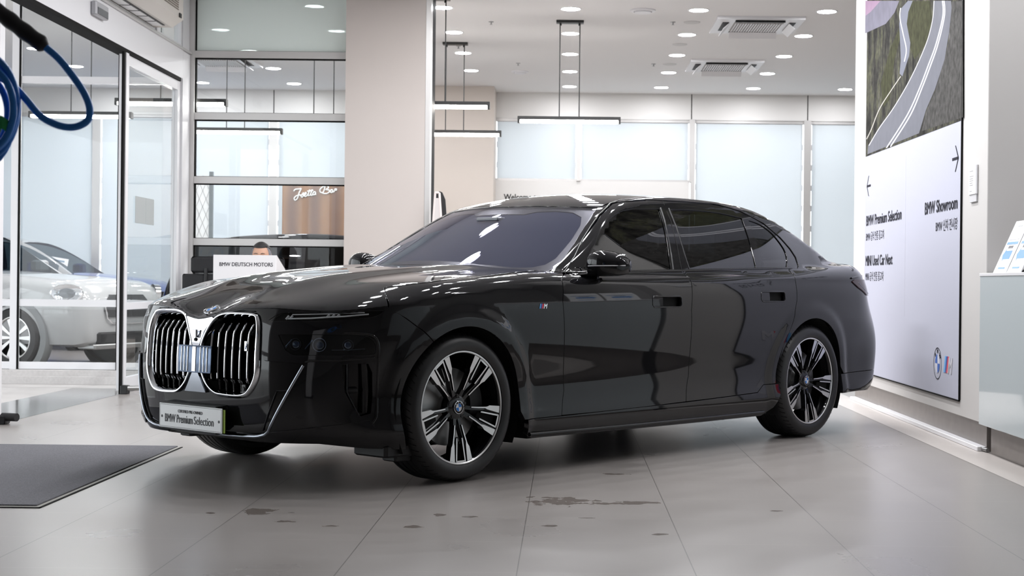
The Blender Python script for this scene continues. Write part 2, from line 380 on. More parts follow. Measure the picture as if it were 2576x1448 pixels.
def panel(name,fn,loop,m,holes=(),h=.03,off=0.0,fl=.014,parent=car,mirror=False,swap=False,hb=None,clear=.55,ee=4e-3,**kw):
    """skin a region of a body surface: loop and holes are polygons in the surface's own coordinates"""
    hb=hb or h*.7
    lps=[resample(loop,hb)]+[resample(q,hb) for q in holes]
    V=[];E=[];
    for lp in lps:
        b=len(V); V+=lp; E+=[(b+i,b+(i+1)%len(lp)) for i in range(len(lp))]
    nb=len(V); B=np.array(V)
    lo,hi=B.min(0),B.max(0); xs=np.arange(lo[0]+h*.5,hi[0],h); ys=np.arange(lo[1]+h*.5,hi[1],h*.866)
    G=np.array([(x+(h/2 if j%2 else 0),y) for j,y in enumerate(ys) for x in xs]) if len(xs) and len(ys) else np.zeros((0,2))
    if len(G):
        G=G[pip(G,lps)]
        if len(G):
            keep=np.ones(len(G),bool)
            for i0 in range(0,len(G),2000):
                d=((G[i0:i0+2000,None,:]-B[None])**2).sum(-1).min(1); keep[i0:i0+2000]=d>(h*clear)**2*.6
            G=G[keep]
    A=np.vstack([B,G]) if len(G) else B
    r=delaunay_2d_cdt([Vector(p) for p in A],E,[],0,1e-8)
    co=np.array([tuple(v) for v in r[0]]); F=np.array([tuple(f) for f in r[2]]); F=F[pip(co[F].mean(1),lps)]
    # drop slivers that lie on the boundary
    a=co[F]; ar=np.abs((a[:,1,0]-a[:,0,0])*(a[:,2,1]-a[:,0,1])-(a[:,2,0]-a[:,0,0])*(a[:,1,1]-a[:,0,1])); F=F[ar>1e-9]
    res=[]
    for sg in ((1,-1) if mirror else (1,)):
        P,N=normals(fn,co[:,0],co[:,1],ee); P=P+N*off
        tri=P[F]; tn=np.cross(tri[:,1]-tri[:,0],tri[:,2]-tri[:,0]); flip=(tn*N[F[:,0]]).sum(1)<0
        FF=F.copy(); FF[flip]=FF[flip][:,::-1]
        PP=[P];NN=[N]; faces=[tuple(f) for f in FF]; base=len(P)
        if fl:
            # boundary edges used once
            cnt={}
            for f in faces:
                for i in range(3):
                    e=(f[i],f[(i+1)%3]); cnt[e]=cnt.get(e,0)+1
            bd=[e for e in cnt if (e[1],e[0]) not in cnt]
            vs=sorted({i for e in bd for i in e}); ix={v:i for i,v in enumerate(vs)}
            out=np.zeros((len(vs),3))
            for a_,b_ in bd:
                t=P[b_]-P[a_]; o=np.cross(t,N[a_]); l=np.linalg.norm(o)
                if l>0: out[ix[a_]]+=o/l; out[ix[b_]]+=o/l
            out/=np.maximum(np.linalg.norm(out,axis=1),1e-9)[:,None]
            Nv=N[vs]; Pv=P[vs]
            # a 2 mm rounded edge, then the flange
            r0=.0018
            n1=len(vs); PP+=[Pv+out*r0*.7-Nv*r0*.45,Pv+out*r0-Nv*r0*1.4,Pv+out*r0-Nv*fl]; NN+=[Nv*.6+out*.7,out+Nv*.05,out]
            for a_,b_ in bd:
                ia,ib=ix[a_],ix[b_]; faces.append((b_,a_,base+ia,base+ib))
                faces.append((base+ib,base+ia,base+n1+ia,base+n1+ib)); faces.append((base+n1+ib,base+n1+ia,base+2*n1+ia,base+2*n1+ib))
        Pm=np.vstack(PP); Nm=np.vstack(NN)
        if sg<0:
            Pm=Pm*[1,-1,1]; Nm=Nm*[1,-1,1]; faces=[tuple(reversed(f)) for f in faces]
        res.append(lift_mesh(name,Pm,Nm,faces,m,parent if not callable(parent) else parent(sg),**kw))
    return res if mirror else res[0]
def rib(name,fn,path,width,height,m,closed=False,parent=car,mirror=False,prof=None,off=0,**kw):
    """a raised strip along a path on a surface; prof = (offset across, height) pairs"""
    pts=np.array(path,float); n=len(pts)
    P,N=normals(fn,pts[:,0],pts[:,1])
    nxt=np.roll(P,-1,0) if closed else np.vstack([P[1:],P[-1:]]); prv=np.roll(P,1,0) if closed else np.vstack([P[:1],P[:-1]])
    T_=nxt-prv; T_/=np.maximum(np.linalg.norm(T_,axis=1),1e-9)[:,None]; Bn=np.cross(N,T_)
    prof=prof or [(-.5,0),(-.45,.5),(-.25,.9),(0,1),(.25,.9),(.45,.5),(.5,0)]
    k=len(prof); V=np.array([P[i]+N[i]*(off+b*height)+Bn[i]*a*width for i in range(n) for a,b in prof])
    faces=[]
    for i in range(n if closed else n-1):
        j=(i+1)%n
        for q in range(k-1): faces.append((i*k+q,j*k+q,j*k+q+1,i*k+q+1))
    if not closed:
        faces.append(tuple(range(k))); faces.append(tuple((n-1)*k+q for q in range(k-1,-1,-1)))
    out=[]
    for sg in ((1,-1) if mirror else (1,)):
        mb=MB(); VV=[(v[0],-v[1]*sg,v[2]) for v in V]; FF=faces if sg<0 else [tuple(reversed(f)) for f in faces]
        mb.add(VV,FF,m,smooth=True); out.append(mb.build(name,parent,split=50,**kw))
    return out if mirror else out[0]
def arc(cx,cz,R,a0,a1,n=24): return [(cx+R*cos(radians(a0+(a1-a0)*i/n)),cz+R*sin(radians(a0+(a1-a0)*i/n))) for i in range(n+1)]
sF=float(s_of_x(XF)); sR=float(s_of_x(XF+WB)); RF,RR=.405,.412
def mir(l): return [(-a,b) for a,b in reversed(l)]
# angle helper: where the arch circle meets a height
def ang(R,z): return math.degrees(math.asin(max(-1,min(1,(z-.3685)/R))))
# ---- body panels
g=.0025
# front bumper with the mask opening
Zb=.215
seamB=[(1.10,.866),(1.189,.815),(1.277,.758),(1.353,.702)]
aB=math.degrees(math.atan2(.758-.3685,1.277-sF))
bump_r=[(s_,float(f_ztop(s_))-.004) for s_ in np.linspace(0,1.09,28)]
lower_edge=[(1.17,.19),(1.0,.20),(.76,.222),(.41,.219),(.2,.222),(0,.225)]
right=bump_r+[(1.184,.813),(1.273,.757)]+arc(sF,.3685,RF,125.0,180-ang(RF,.19),14)+lower_edge
loopB=right[:-1]+[(-a,b) for a,b in reversed(right[1:])]
kid=smooth_loop([(.452,.66),(.448,.75),(.432,.806),(.40,.830),(.30,.835),(.19,.832),(.118,.806),(.065,.735),(.034,.665),(.032,.58),(.075,.492),(.145,.440),(.22,.429),(.34,.430),(.40,.455),(.448,.535)],5)
def inset(lp,d):
    P=np.array(lp); nx=np.roll(P,-1,0); pv=np.roll(P,1,0); t=nx-pv; t/=np.linalg.norm(t,axis=1)[:,None]
    s_=1 if area2(lp)>0 else -1
    return [tuple(p) for p in P+np.stack([-t[:,1],t[:,0]],1)*d*s_]
mask=[(.70,.603),(.60,.43),(.535,.32),(.495,.268),(.45,.252),(.41,.246)]
maskloop=mask+[(0,.243)]+[(-a,b) for a,b in reversed(mask)]+[(-.49,.612),(-.476,.68),(-.47,.76),(-.455,.82),(-.40,.845),(-.30,.848),(-.19,.842),(-.12,.82),(-.07,.79),(-.03,.777)]
maskloop+= [(.03,.777),(.07,.79),(.12,.82),(.19,.842),(.30,.848),(.40,.845),(.455,.82),(.47,.76),(.476,.68),(.49,.612)]
head=smooth_loop([(.560,.734),(.62,.737),(.80,.739),(.93,.737),(.995,.728),(1.032,.695),(1.034,.650),(1.0,.642),(.70,.638),(.64,.640),(.60,.662)],3,corners=(0,7,10))
drl=smooth_loop([(.492,.797),(.545,.830),(.60,.840),(.80,.846),(.98,.850),(1.078,.852),(1.03,.824),(.90,.806),(.70,.797)],3,corners=(0,5))
curt=[(.872,.598),(.94,.604),(1.0,.602),(1.022,.56),(1.028,.44),(1.018,.365),(.965,.352),(.925,.40),(.885,.47)]
both_=lambda l:[l,[(-a,b) for a,b in l]]
panel('front_bumper',WB_,loopB,paint,holes=[maskloop]+both_(head)+both_(drl)+both_(curt),h=.024,label='black front bumper skin')
# black centre mask, recessed
mi_=inset(maskloop,.004 if area2(maskloop)>0 else .004)
kidb=inset(kid,-.004)
lowL=[(.555,.385),(.665,.590-.0),(.50,.40)]
panel('grille_mask',WB_,mi_,piano,holes=both_(kid),h=.03,off=-.012,fl=.01)
# dark tray behind every opening
panel('front_inner_liner',WB_,[(1.06,.23),(1.06,.84)]+[(s_,.80) for s_ in np.linspace(.9,-.9,20)]+[(-1.06,.84),(-1.06,.23)],void,h=.05,off=-.11,fl=0)
# bright edge of the lower mask
U=[(.70,.606),(.66,.535),(.60,.43),(.535,.32),(.507,.276),(.48,.258),(.44,.248),(.41,.244),(.3,.240),(.15,.238),(0,.237)]
Uf=resample(U+[(-a,b) for a,b in reversed(U[:-1])],.02)[:-1]
Uf=[p for p in resample([*U,*[(-a,b) for a,b in reversed(U[:-1])]],.02)]
Uf=[p for p in Uf if not (p[1]>.604)]
# keep the open path only (resample closes the loop along the top)
cut=max(range(len(Uf)),key=lambda i:-Uf[i][0]); Uf=Uf[:cut+1]
rib('bumper_edge_strip',WB_,Uf,.016,.009,dchrome,off=-.002)
rib('corner_blade',W,smooth_open([(.88,.745),(.98,.742),(1.025,.728),(1.047,.69),(1.05,.60),(1.05,.45),(1.046,.355),(1.02,.318)],28),.013,.006,piano,mirror=True)
rib('duct_brow',W,[(.70,.607),(.72,.614),(.80,.616),(.87,.617),(.95,.624),(1.03,.63)],.012,.006,piano,mirror=True)
# lower corner facet
panel('lower_corner_flap',W,[(.52,.272),(.88,.318),(1.01,.335),(1.035,.30),(.96,.262),(.56,.248)],paint,h=.03,off=.006,fl=.012,mirror=True)
for sg in (1,-1):
    # air curtain: tall scoop with an inner vane and a sensor bracket
    fn=(lambda a,z,sg=sg:W(a,z)*[1,sg,1])
    v=panel('air_curtain',fn,curt,piano,h=.03,off=-.045,fl=0,parent=car)
    rib('curtain_vane',fn,[(.897,.60),(.897,.47),(.955,.36)],.016,.05,satin,parent=v,off=-.045)
    rib('curtain_wall',fn,[(.985,.60),(.995,.48),(.99,.37)],.05,.04,piano,parent=v,off=-.045)
    rib('sensor_bracket',fn,[(.885,.472),(.95,.474)],.030,.042,dark,parent=v,off=-.045)
# ---- kidney grilles
def kidney(sg):
    fn=(lambda a,z:W(a,z)*[1,sg,1])
    fr=rib('kidney_grille',fn,inset(kid,.004),.021,.018,chrome,closed=True,off=-.010,prof=[(-.5,-.6),(-.5,.5),(-.38,.95),(-.15,1),(.1,.8),(.3,.35),(.5,-.1),(.5,-.9)])
    ys=[.088,.142,.196,.250,.304,.358,.410]
    def zr(y):
        P=np.array(inset(kid,.012)); zz=[]
        for a,b in zip(P,np.roll(P,-1,0)):
            if (a[0]-y)*(b[0]-y)<=0 and a[0]!=b[0]: zz.append(a[1]+(b[1]-a[1])*(y-a[0])/(b[0]-a[0]))
        return min(zz),max(zz)
    for y in ys:
        z0,z1=zr(y)
        zz=np.linspace(z0,z1,26); P,N=normals(fn,np.full(26,y),zz)
        mb=MB(); V=[];F=[]
        for i,z in enumerate(zz):
            t=(z-z0)/(z1-z0); top=float(sst(.735,.755,z)); bot=1-float(sst(.495,.51,z))
            o=-.030-.035*top*(z-.735)/.1+.004*sin(pi*t); w=.0056; o-=.012*bot
            n=N[i]; c=P[i]+n*o; lat=np.array([0,1.,0])
            V+=[c-lat*w-n*.05,c-lat*w,c-lat*w*.4+n*.004,c+lat*w*.4+n*.004,c+lat*w,c+lat*w-n*.05]
        chm=[];
        Vc=[(v[0],-v[1],v[2]) for v in V]
        for i in range(25):
            for q in range(5):
                f=(i*6+q,i*6+q+1,(i+1)*6+q+1,(i+1)*6+q); F.append(f)
        for i in range(25):
            low=zz[i]<.503
            mb.add(Vc[i*6:(i+2)*6],[(q,q+1,q+7,q+6) for q in (0,4)],piano); mb.add(Vc[i*6:(i+2)*6],[(q,q+1,q+7,q+6) for q in (1,2,3)],piano if low else chrome,smooth=True)
        # broad gloss plane at the top of each bar and a stub at the bottom
        def plate(za,zb,w0,w1,o0,o1,mm):
            Pq,Nq=normals(fn,np.array([y,y]),np.array([za,zb])); vs=[]
            for p,n_,w,o in ((Pq[0],Nq[0],w0,o0),(Pq[1],Nq[1],w1,o1)):
                for s_ in (-1,1): 
                    for d in (0,-.02): q=p+n_*(o+d)+np.array([0,s_*w,0]); vs.append((q[0],-q[1],q[2]))
            mb.add(vs,[(0,2,6,4),(1,5,7,3),(0,4,5,1),(2,3,7,6),(0,1,3,2),(4,6,7,5)],mm)
        if z1>.76: plate(.728,min(z1,.83)-.004,.017,.020,-.040,-.075,piano)
        if z0<.49: plate(max(z0,.445)+.004,.508,.013,.015,-.062,-.030,piano)
        if z0<.49: plate(max(z0,.433)+.002,.455,.006,.006,-.075,-.06,satin)
        mb.build('grille_bar',fr,split=40)
    # a white letter on a chrome chip, on the viewer's right grille
    if sg>0:
        P,N=normals(fn,np.array([.358]),np.array([.675])); p=P[0]+N[0]*-.014
        mb=MB(); mb.box(-.004,.002,-.011,.011,-.024,.024,chrome,bev=.002,M=Matrix.Translation((p[0],-p[1],p[2]))@Matrix.Shear('XY',4,(0,0))); ch=mb.build('model_chip',fr)
        text('letter_i','i',.042,(p[0]-.0045,-p[1]+.004,p[2]-.015),(0,-1,0),(0,0,1),mat('ink_blue',(.05,.12,.35)),parent=fr,shear=.3,bold=.001)
    return fr
for sg in (1,-1): kidney(sg)
# chrome bridge and radar cover between the grilles
cb=panel('grille_bridge',WB_,[(.055,.735),(.115,.800),(.10,.806),(.04,.796),(0,.792),(-.04,.796),(-.10,.806),(-.115,.800),(-.055,.735),(-.022,.66),(0,.655),(.022,.66)],chrome,h=.02,off=.004,fl=.02)
cb2=panel('grille_bridge',WB_,[(.022,.545),(.022,.535),(.062,.47),(.085,.44),(-.085,.44),(-.062,.47),(-.022,.535),(-.022,.545)],dchrome,h=.02,off=.002,fl=.02)
rc=panel('radar_cover',WB_,[(.132,.665),(-.132,.665),(-.132,.535),(.132,.535)],mat('smoked_mirror',(.07,.09,.13),rough=.06,metal=1),h=.02,off=.009,fl=.005)
for y in (-.105,-.078,-.051,.051,.078,.105): rib('radar_stripe',WB_,[(y,.66),(y,.60),(y,.54)],.006,.003,chrome,parent=rc,off=.010)
rib('radar_stripe',WB_,[(0,.66),(0,.60),(0,.54)],.034,.003,chrome,parent=rc,off=.010)
P,N=normals(W,np.array([0.0]),np.array([.695])); p=P[0]+N[0]*.004
mb=MB(); mb.lathe([(0,.006),(.008,.006),(.009,0)],void,seg=20,M=Matrix.Translation((p[0],0,p[2]))@Matrix.Rotation(-pi/2,4,'Y')); mb.build('front_camera',cb)
mb=MB(); mb.box(-.026,-.014,-.02,.02,-.02,.02,chrome,bev=.003,M=Matrix.Translation((p[0]+.012,0,.725))); mb.build('camera_housing',cb)
# parking sensor in the right grille
mb=MB(); P,N=normals(W,np.array([.345]),np.array([.468])); p=P[0]-N[0]*.03
mb.box(-.012,.0,-.016,.016,-.022,.022,satin,bev=.003,M=Matrix.Translation((p[0],-p[1],p[2]))); mb.lathe([(0,.004),(.010,.004),(.012,0)],dark,seg=20,M=Matrix.Translation((p[0]-.012,-p[1],p[2]))@Matrix.Rotation(-pi/2,4,'Y')); mb.build('parking_sensor',car)
# side wings of the lower intake
for sg in (1,-1):
    fn=(lambda a,z,sg=sg:W(a,z)*[1,sg,1])
    panel('intake_wing',fn,[(.548,.392),(.632,.398),(.61,.44),(.535,.30),(.50,.275),(.462,.268),(.475,.30)][:0] or [(.470,.282),(.495,.290),(.625,.462),(.565,.466)],void,h=.03,off=-.03,fl=0)
    rib('intake_rim',fn,[(.468,.275),(.51,.36),(.560,.470),(.630,.474)],.006,.012,satin,off=-.014)
# roundels
def roundel(M,r,parent,name='roundel',seg=40,letters=True):
    mb=MB(); mb.lathe([(0,.0),(r*.62,.0),(r*.62,.0008)],white,seg=seg,M=M)
    mb.lathe([(r*.60,.0),(r*.62,.0022),(r*.66,.0022),(r*.67,.001),(r*.93,.001),(r*.94,.0025),(r,.0022),(r*1.02,-.004)],chrome,seg=seg,M=M)
    mb.lathe([(r*.665,.0016),(r*.935,.0016)],piano,seg=seg,M=M)
    for q0 in (0,pi):
        vs=[(0,0,.0006)]+[(r*.61*cos(q0+pi/2*i/10),r*.61*sin(q0+pi/2*i/10),.0006) for i in range(11)]
        mb.add(vs,[(0,i,i+1) for i in range(1,11)],blue,M=M)
    o=mb.build(name,parent)
    if letters:
        for ch,a in (('B',132),('M',90),('W',48)):
            A=radians(a); d=Vector((cos(A),sin(A),0)); xd=Vector((sin(A),-cos(A),0)); c=M@(d*r*.70-xd*r*.11*(1 if ch=='B' else 1.25)+Vector((0,0,.0022)))
            R=M.to_3x3(); text('roundel_letter',ch,r*.30,c,R@xd,R@d,white,parent=o,bold=r*.004,ext=.0002)
    return o
def surf_frame(fn,a,z,off=0,up=(0,0,1)):
    P,N=normals(fn,np.array([a]),np.array([z])); p=P[0]+N[0]*off; n=Vector((N[0][0],-N[0][1],N[0][2])); p=Vector((p[0],-p[1],p[2]))
    u=Vector(up); u=(u-n*u.dot(n)).normalized(); x=u.cross(n)
    M=Matrix((x,u,n)).transposed().to_4x4(); M.translation=p; return M
# ---- headlights and light strips
for sg in (1,-1):
    fn=(lambda a,z,sg=sg:W(a,z)*[1,sg,1])
    hl=panel('headlight',fn,inset(head,.003),lens,h=.03,off=-.004,fl=.01)
    panel('lamp_housing',fn,inset(head,-.01),void,h=.04,off=-.055,fl=0,parent=hl)
    for a,z,r_ in ((.64,.692,.026),(.76,.690,.030),(.90,.688,.024)):
        M=surf_frame(fn,a,z,-.052); mb=MB(); mb.lathe([(0,.018),(r_*.7,.014),(r_*.8,.004),(r_,.022),(r_*1.08,.022),(r_*1.1,-.01)],dchrome,seg=28,M=M); mb.lathe([(0,.020),(r_*.5,.016),(r_*.68,.008)],mat('lamp_glass_blue',(.05,.08,.14),rough=.05),seg=24,M=M); mb.build('projector',hl)
    for a0,a1 in ((.58,.62),(.69,.725)): rib('reflector_fin',fn,[(a0,.67),(a1,.715)],.012,.02,mat('blue_reflector',(.25,.34,.48),rough=.2,metal=1),parent=hl,off=-.05)
    rib('lamp_trim',fn,[(.82,.665),(.92,.665),(.99,.668)],.006,.006,dchrome,parent=hl,off=-.04)
    d=panel('daytime_light',fn,inset(drl,.002),lens2,h=.03,off=-.002,fl=.01)
    panel('lamp_housing',fn,inset(drl,-.006),void,h=.03,off=-.03,fl=0,parent=d)
    crys=mat('clear_crystal',(.80,.82,.84),rough=.25,coat=1)
    rib('light_guide',fn,[(.60,.812),(.72,.816),(.80,.822),(.88,.826),(1.0,.836)],.008,.006,crys,parent=d,off=-.014)
    rib('light_guide',fn,[(.62,.833),(.80,.838),(.98,.844)],.005,.004,crys,parent=d,off=-.014)
    for a in (.585,.605,.79,.815,.84):
        rib('crystal',fn,[(a,.812+.05*(a-.585)),(a+.014,.830+.03*(a-.585))],.011,.006,crys,parent=d,off=-.022)
# ---- number plate
pc=Vector((.0,0,.313))
mb=MB(); mb.box(.0,.05,-.20,.30-.03,-.07,.066,dark,bev=.006,M=Matrix.Translation(pc)); ph=mb.build('plate_holder',car)
ph.data.transform(Matrix.Translation((.0,0,0)))
mb=MB(); mb.box(-.006,0.0,-.25,.27,-.058,.055,mat('lime_plate',(.36,.50,.08),rough=.4),bev=.003,M=Matrix.Translation(pc+Vector((.003,-.022,-.001)))); mb.build('lime_plate',ph,label='lime green plate edge behind the white plate')
mb=MB(); mb.box(-.010,-.006,-.26,.26,-.060,.060,white,bev=.004,M=Matrix.Translation(pc)); ink=mat('plate_ink',(.03,.03,.035),rough=.5)
mb.tube([(-.0103,a,b) for a,b in [(-.254,-.054),(.254,-.054),(.254,.054),(-.254,.054)]],.0009,ink,seg=6,closed=True,M=Matrix.Translation(pc))
for a in (-.235,.235): mb.lathe([(0,.001),(.0065,.001),(.007,0)],ink,seg=16,M=Matrix.Translation(pc+Vector((-.0105,a,-.005)))@Matrix.Rotation(-pi/2,4,'Y'))
pl=mb.build('number_plate',ph)
text('plate_text','BMW Premium',.056,(pc.x-.011,.211,pc.z-.030),(0,-1,0),(0,0,1),ink,parent=ph,bold=.0009,fit=.232)
text('plate_text','Selection',.056,(pc.x-.011,-.032,pc.z-.030),(0,-1,0),(0,0,1),ink,parent=ph,fit=.159)
text('plate_text','CERTIFIED PRE-OWNED',.021,(pc.x-.011,.10,pc.z+.020),(0,-1,0),(0,0,1),ink,parent=ph,sx=.9)
# ---- bonnet
ringxy=[tuple(W(np.array([s_]),np.array([float(f_ztop(s_))+.0005]))[0][:2]) for s_ in np.linspace(0,1.09,30)]
sidexy=[tuple(W(np.array([a]),np.array([b]))[0][:2]) for a,b in ((1.107,.918),(1.158,.961),(1.253,.971),(1.340,.981),(1.531,1.001),(1.734,1.016),(2.066,1.045),(2.30,1.058))]
cowl=[(1.66,.80),(1.62,.72),(1.565,.60),(1.52,.45),(1.49,.30),(1.475,.15),(1.47,0)]
hh=ringxy+sidexy+cowl
hood_loop=hh[:-1]+[(hh[-1])]+[(a,-b) for a,b in reversed(hh[1:-1])]
hood_idx=panel('bonnet',HOOD,hood_loop,paint,h=.025,hb=.014,clear=.45,fl=.02,ee=9e-3)
# emblem on the bonnet nose
def hood_frame(x,y,off=.003):
    P,N=normals(HOOD,np.array([x]),np.array([y])); p=P[0]+N[0]*off; n=Vector((N[0][0],-N[0][1],N[0][2])); u=Vector((1,0,0)); u=(u-n*u.dot(n)).normalized(); xx=u.cross(n)
    M=Matrix((xx,u,n)).transposed().to_4x4(); M.translation=Vector((p[0],-p[1],p[2])); return M
roundel(hood_frame(.112,0.0),.042,hood_idx)
fend_top=[(1.111,.918),(1.1605,.9592),(1.254,.9692),(1.341,.9792),(1.532,.9992),(1.735,1.0142),(2.067,1.0432),(2.30,1.056)]
panel('front_fender',W,[(1.098,.862)]+fend_top+[(2.385,1.048),(2.303,1.012),(2.283,.90),(2.314,.6),(2.336,.42),(2.298,.289),(2.0,.286)]+arc(sF,.3685,RF,ang(RF,.286),124.0,22)[1:]+[(1.280,.761),(1.188,.818)],paint,h=.03,mirror=True,fl=.03)
hF=[(3.075,.862),(3.325,.862),(3.335,.872),(3.335,.910),(3.325,.918),(3.075,.918),(3.065,.908),(3.065,.872)]
hR=[(a+1.110,b+.030) for a,b in hF]
belt=lambda s_: 1.043+.0255*(s_-2.4)
fd=panel('front_door',W,[(2.303,.291),(2.341,.42),(2.320,.6),(2.289,.89),(2.309,1.012),(2.365,1.034)]+[(s_,belt(s_)) for s_ in (2.45,2.7,3.0,3.3,3.462)]+[(3.455,1.02),(3.428,.84),(3.450,.454),(3.406,.306),(3.0,.297),(2.6,.292)],paint,holes=[hF],h=.03,mirror=True)
rd=panel('rear_door',W,[(3.412,.306),(3.456,.454),(3.434,.84),(3.461,1.02),(3.468,belt(3.468))]+[(s_,belt(s_)) for s_ in (3.7,4.0,4.3,4.64)]+[(4.600,1.029),(4.582,.896),(4.540,.797),(4.424,.600)]+arc(sR,.3685,RR+.012,180-ang(RR,.53),180-ang(RR,.372),4)+[(4.24,.368),(4.165,.324),(3.8,.314)],paint,holes=[hR],h=.03,mirror=True)
for doors,hh_ in ((fd,hF),(rd,hR)):
    for sg,dr in ((1,doors[0]),(-1,doors[1])):
        fn=(lambda a,z,sg=sg:W(a,z)*[1,sg,1]); s0=hh_[0][0]
        panel('handle_pocket',fn,inset(hh_,-.004),void,h=.04,off=-.030,fl=0,parent=dr)
        panel('door_handle',fn,inset([(a,b) for a,b in [(s0-.008,hh_[0][1]+.002),(s0+.085,hh_[0][1]+.002),(s0+.085,hh_[4][1]-.002),(s0-.008,hh_[4][1]-.002)]],.002),paint,h=.03,off=-.001,fl=.012,parent=dr)
        rib('handle_rim',fn,inset(hh_,-.003),.008,.003,piano,closed=True,parent=dr)
# split line between roof and body side, as (x, y)
def sz(x,y):
    z=float(ztop(np.array([x]),np.array([y]))[0]); lo,hi=1.7,6.2
    for _ in range(30):
        m_=(lo+hi)/2
        if W(np.array([m_]),np.array([z]))[0][0]>x: hi=m_
        else: lo=m_
    return ((lo+hi)/2,z)
wsE=[(1.765,.815),(1.86,.790),(2.0,.742),(2.16,.680),(2.30,.625),(2.365,.602)]
rfE=[(2.5,.602),(2.8,.612),(3.2,.615),(3.6,.610),(3.9,.600),(4.15,.588),(4.4,.570),(4.6,.560),(4.75,.560),(4.90,.575),(5.0,.59)]
frame_o=[(2.420,1.050),(2.560,1.140),(2.709,1.243),(2.83,1.32),(2.943,1.388),(3.03,1.430),(3.11,1.463),(3.256,1.495),(3.458,1.512),(3.704,1.521),(3.983,1.519),(4.20,1.505),(4.40,1.473),(4.60,1.401),(4.73,1.31),(4.80,1.235),(4.826,1.18),(4.815,1.12),(4.78,1.104)]
up=[sz(a,b) for a,b in wsE+rfE]
zj=lambda s_: float(f_ztop(s_))+.028+.045*float(1-sst(5.5,6.0,s_))
quarter=[(2.36,1.057)]+up+[(s_,zj(s_)) for s_ in (5.66,5.72,5.78,5.85,5.95,6.05)]+[(6.05,.93),(5.98,.90),(5.97,.62),(5.99,.405),(5.6,.405),(5.235,.402)]+arc(sR,.3685,RR,ang(RR,.402),180-ang(RR,.53),22)[1:]+[(4.430,.603),(4.547,.797),(4.589,.896),(4.607,1.029),(4.648,1.094)]+[(4.70,1.102)]+list(reversed(frame_o))
tailp=[(5.352,1.018),(5.43,.985),(5.60,.925),(6.05,.925),(6.06,1.045),(5.44,1.040)]
panel('body_side',W,quarter,paint,holes=[],h=.032,mirror=True,fl=.02)
# window surround and glass
wgF=smooth_loop([(2.56,1.056),(2.70,1.172),(2.806,1.268),(2.923,1.340),(3.038,1.391),(3.144,1.421),(3.264,1.438),(3.514,1.448),(3.483,1.376),(3.38,1.151),(3.350,1.072)],3,corners=(0,7,10))
wgR=smooth_loop([(3.548,1.080),(3.555,1.155),(3.602,1.334),(3.633,1.450),(3.806,1.457),(4.118,1.453),(4.371,1.427),(4.258,1.100)],3,corners=(0,3,6,7))
wgQ=smooth_loop([(4.328,1.104),(4.436,1.417),(4.556,1.392),(4.655,1.335),(4.712,1.235),(4.69,1.165),(4.64,1.112)],3,corners=(0,1,6))
surround=[(2.372,1.036)]+[(s_,belt(s_)+.003) for s_ in (2.45,2.7,3.0,3.3,3.6,3.9,4.2,4.5,4.655)]+[(4.70,1.108)]+[(a-(.004 if b<1.3 or a>4.5 else 0),b-.004) for a,b in reversed(frame_o)]
sfr=panel('window_surround',W,surround,piano,holes=[wgF,wgR,wgQ],h=.03,off=-.004,fl=.012,mirror=True)
for sg,fr_ in ((1,sfr[0]),(-1,sfr[1])):
    fn=(lambda a,z,sg=sg:W(a,z)*[1,sg,1])
    panel('front_door_glass',fn,inset(wgF,-.006),sideglass,h=.045,off=-.010,fl=0,parent=fr_)
    panel('rear_door_glass',fn,inset(wgR,-.006),sideglass,h=.045,off=-.010,fl=0,parent=fr_)
    panel('quarter_glass',fn,inset(wgQ,-.006),sideglass,h=.045,off=-.010,fl=0,parent=fr_)
    rib('belt_moulding',fn,[(s_,belt(s_)+.004) for s_ in np.linspace(2.42,4.68,40)],.014,.005,piano,parent=fr_)
    rib('window_seal',fn,frame_o,.006,.002,satin,parent=fr_)
    rib('pillar_gap',fn,[(3.452,1.075),(3.50,1.22),(3.560,1.375),(3.604,1.50)],.006,.001,void,parent=fr_,off=-.002)
    for pth in ([(3.372,1.075),(3.405,1.160),(3.503,1.376),(3.535,1.455)],[(3.532,1.08),(3.537,1.155),(3.585,1.334),(3.617,1.455)]): rib('pillar_edge',fn,pth,.010,.005,satin,parent=fr_,off=-.004)
# roof, windshield, rear window
roofF=[(2.250,0),(2.262,.15),(2.285,.30),(2.325,.46),(2.372,.600)]
roof_half=roofF+[(a,b-.003) for a,b in rfE[:6]]+[(4.12,.45),(4.10,.2),(4.095,0)]
panel('roof',ROOF,roof_half[:-1]+[roof_half[-1]]+[(a,-b) for a,b in reversed(roof_half[1:-1])],paint,h=.05,hb=.03,fl=.012)
wsh=[(1.486,0),(1.49,.15),(1.505,.30),(1.535,.45),(1.58,.60),(1.64,.72),(1.72,.80),(1.765,.811)]+[(a,b-.004) for a,b in wsE[1:]]+[(a-.004,b-.004 if b else 0) for a,b in reversed(roofF)]
sym=lambda l:l[:-1]+[l[-1]]+[(a,-b) for a,b in reversed(l[1:-1])]
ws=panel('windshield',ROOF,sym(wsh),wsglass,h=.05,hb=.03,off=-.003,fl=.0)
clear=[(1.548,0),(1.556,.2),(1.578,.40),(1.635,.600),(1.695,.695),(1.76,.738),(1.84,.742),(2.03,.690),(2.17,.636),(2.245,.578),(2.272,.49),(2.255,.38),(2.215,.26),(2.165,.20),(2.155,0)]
panel('windshield_sheen',ROOF,sym(clear),wssheen,h=.05,hb=.03,off=-.016,fl=0,parent=ws,label='clear area of the windshield, its blue-grey ceiling reflection put into the colour')
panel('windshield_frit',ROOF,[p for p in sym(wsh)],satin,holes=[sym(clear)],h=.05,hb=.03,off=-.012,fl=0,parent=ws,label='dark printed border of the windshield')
rw=[(4.13,0),(4.135,.2),(4.155,.44),(4.42,.50),(4.92,.54),(4.96,.3),(4.965,0)]
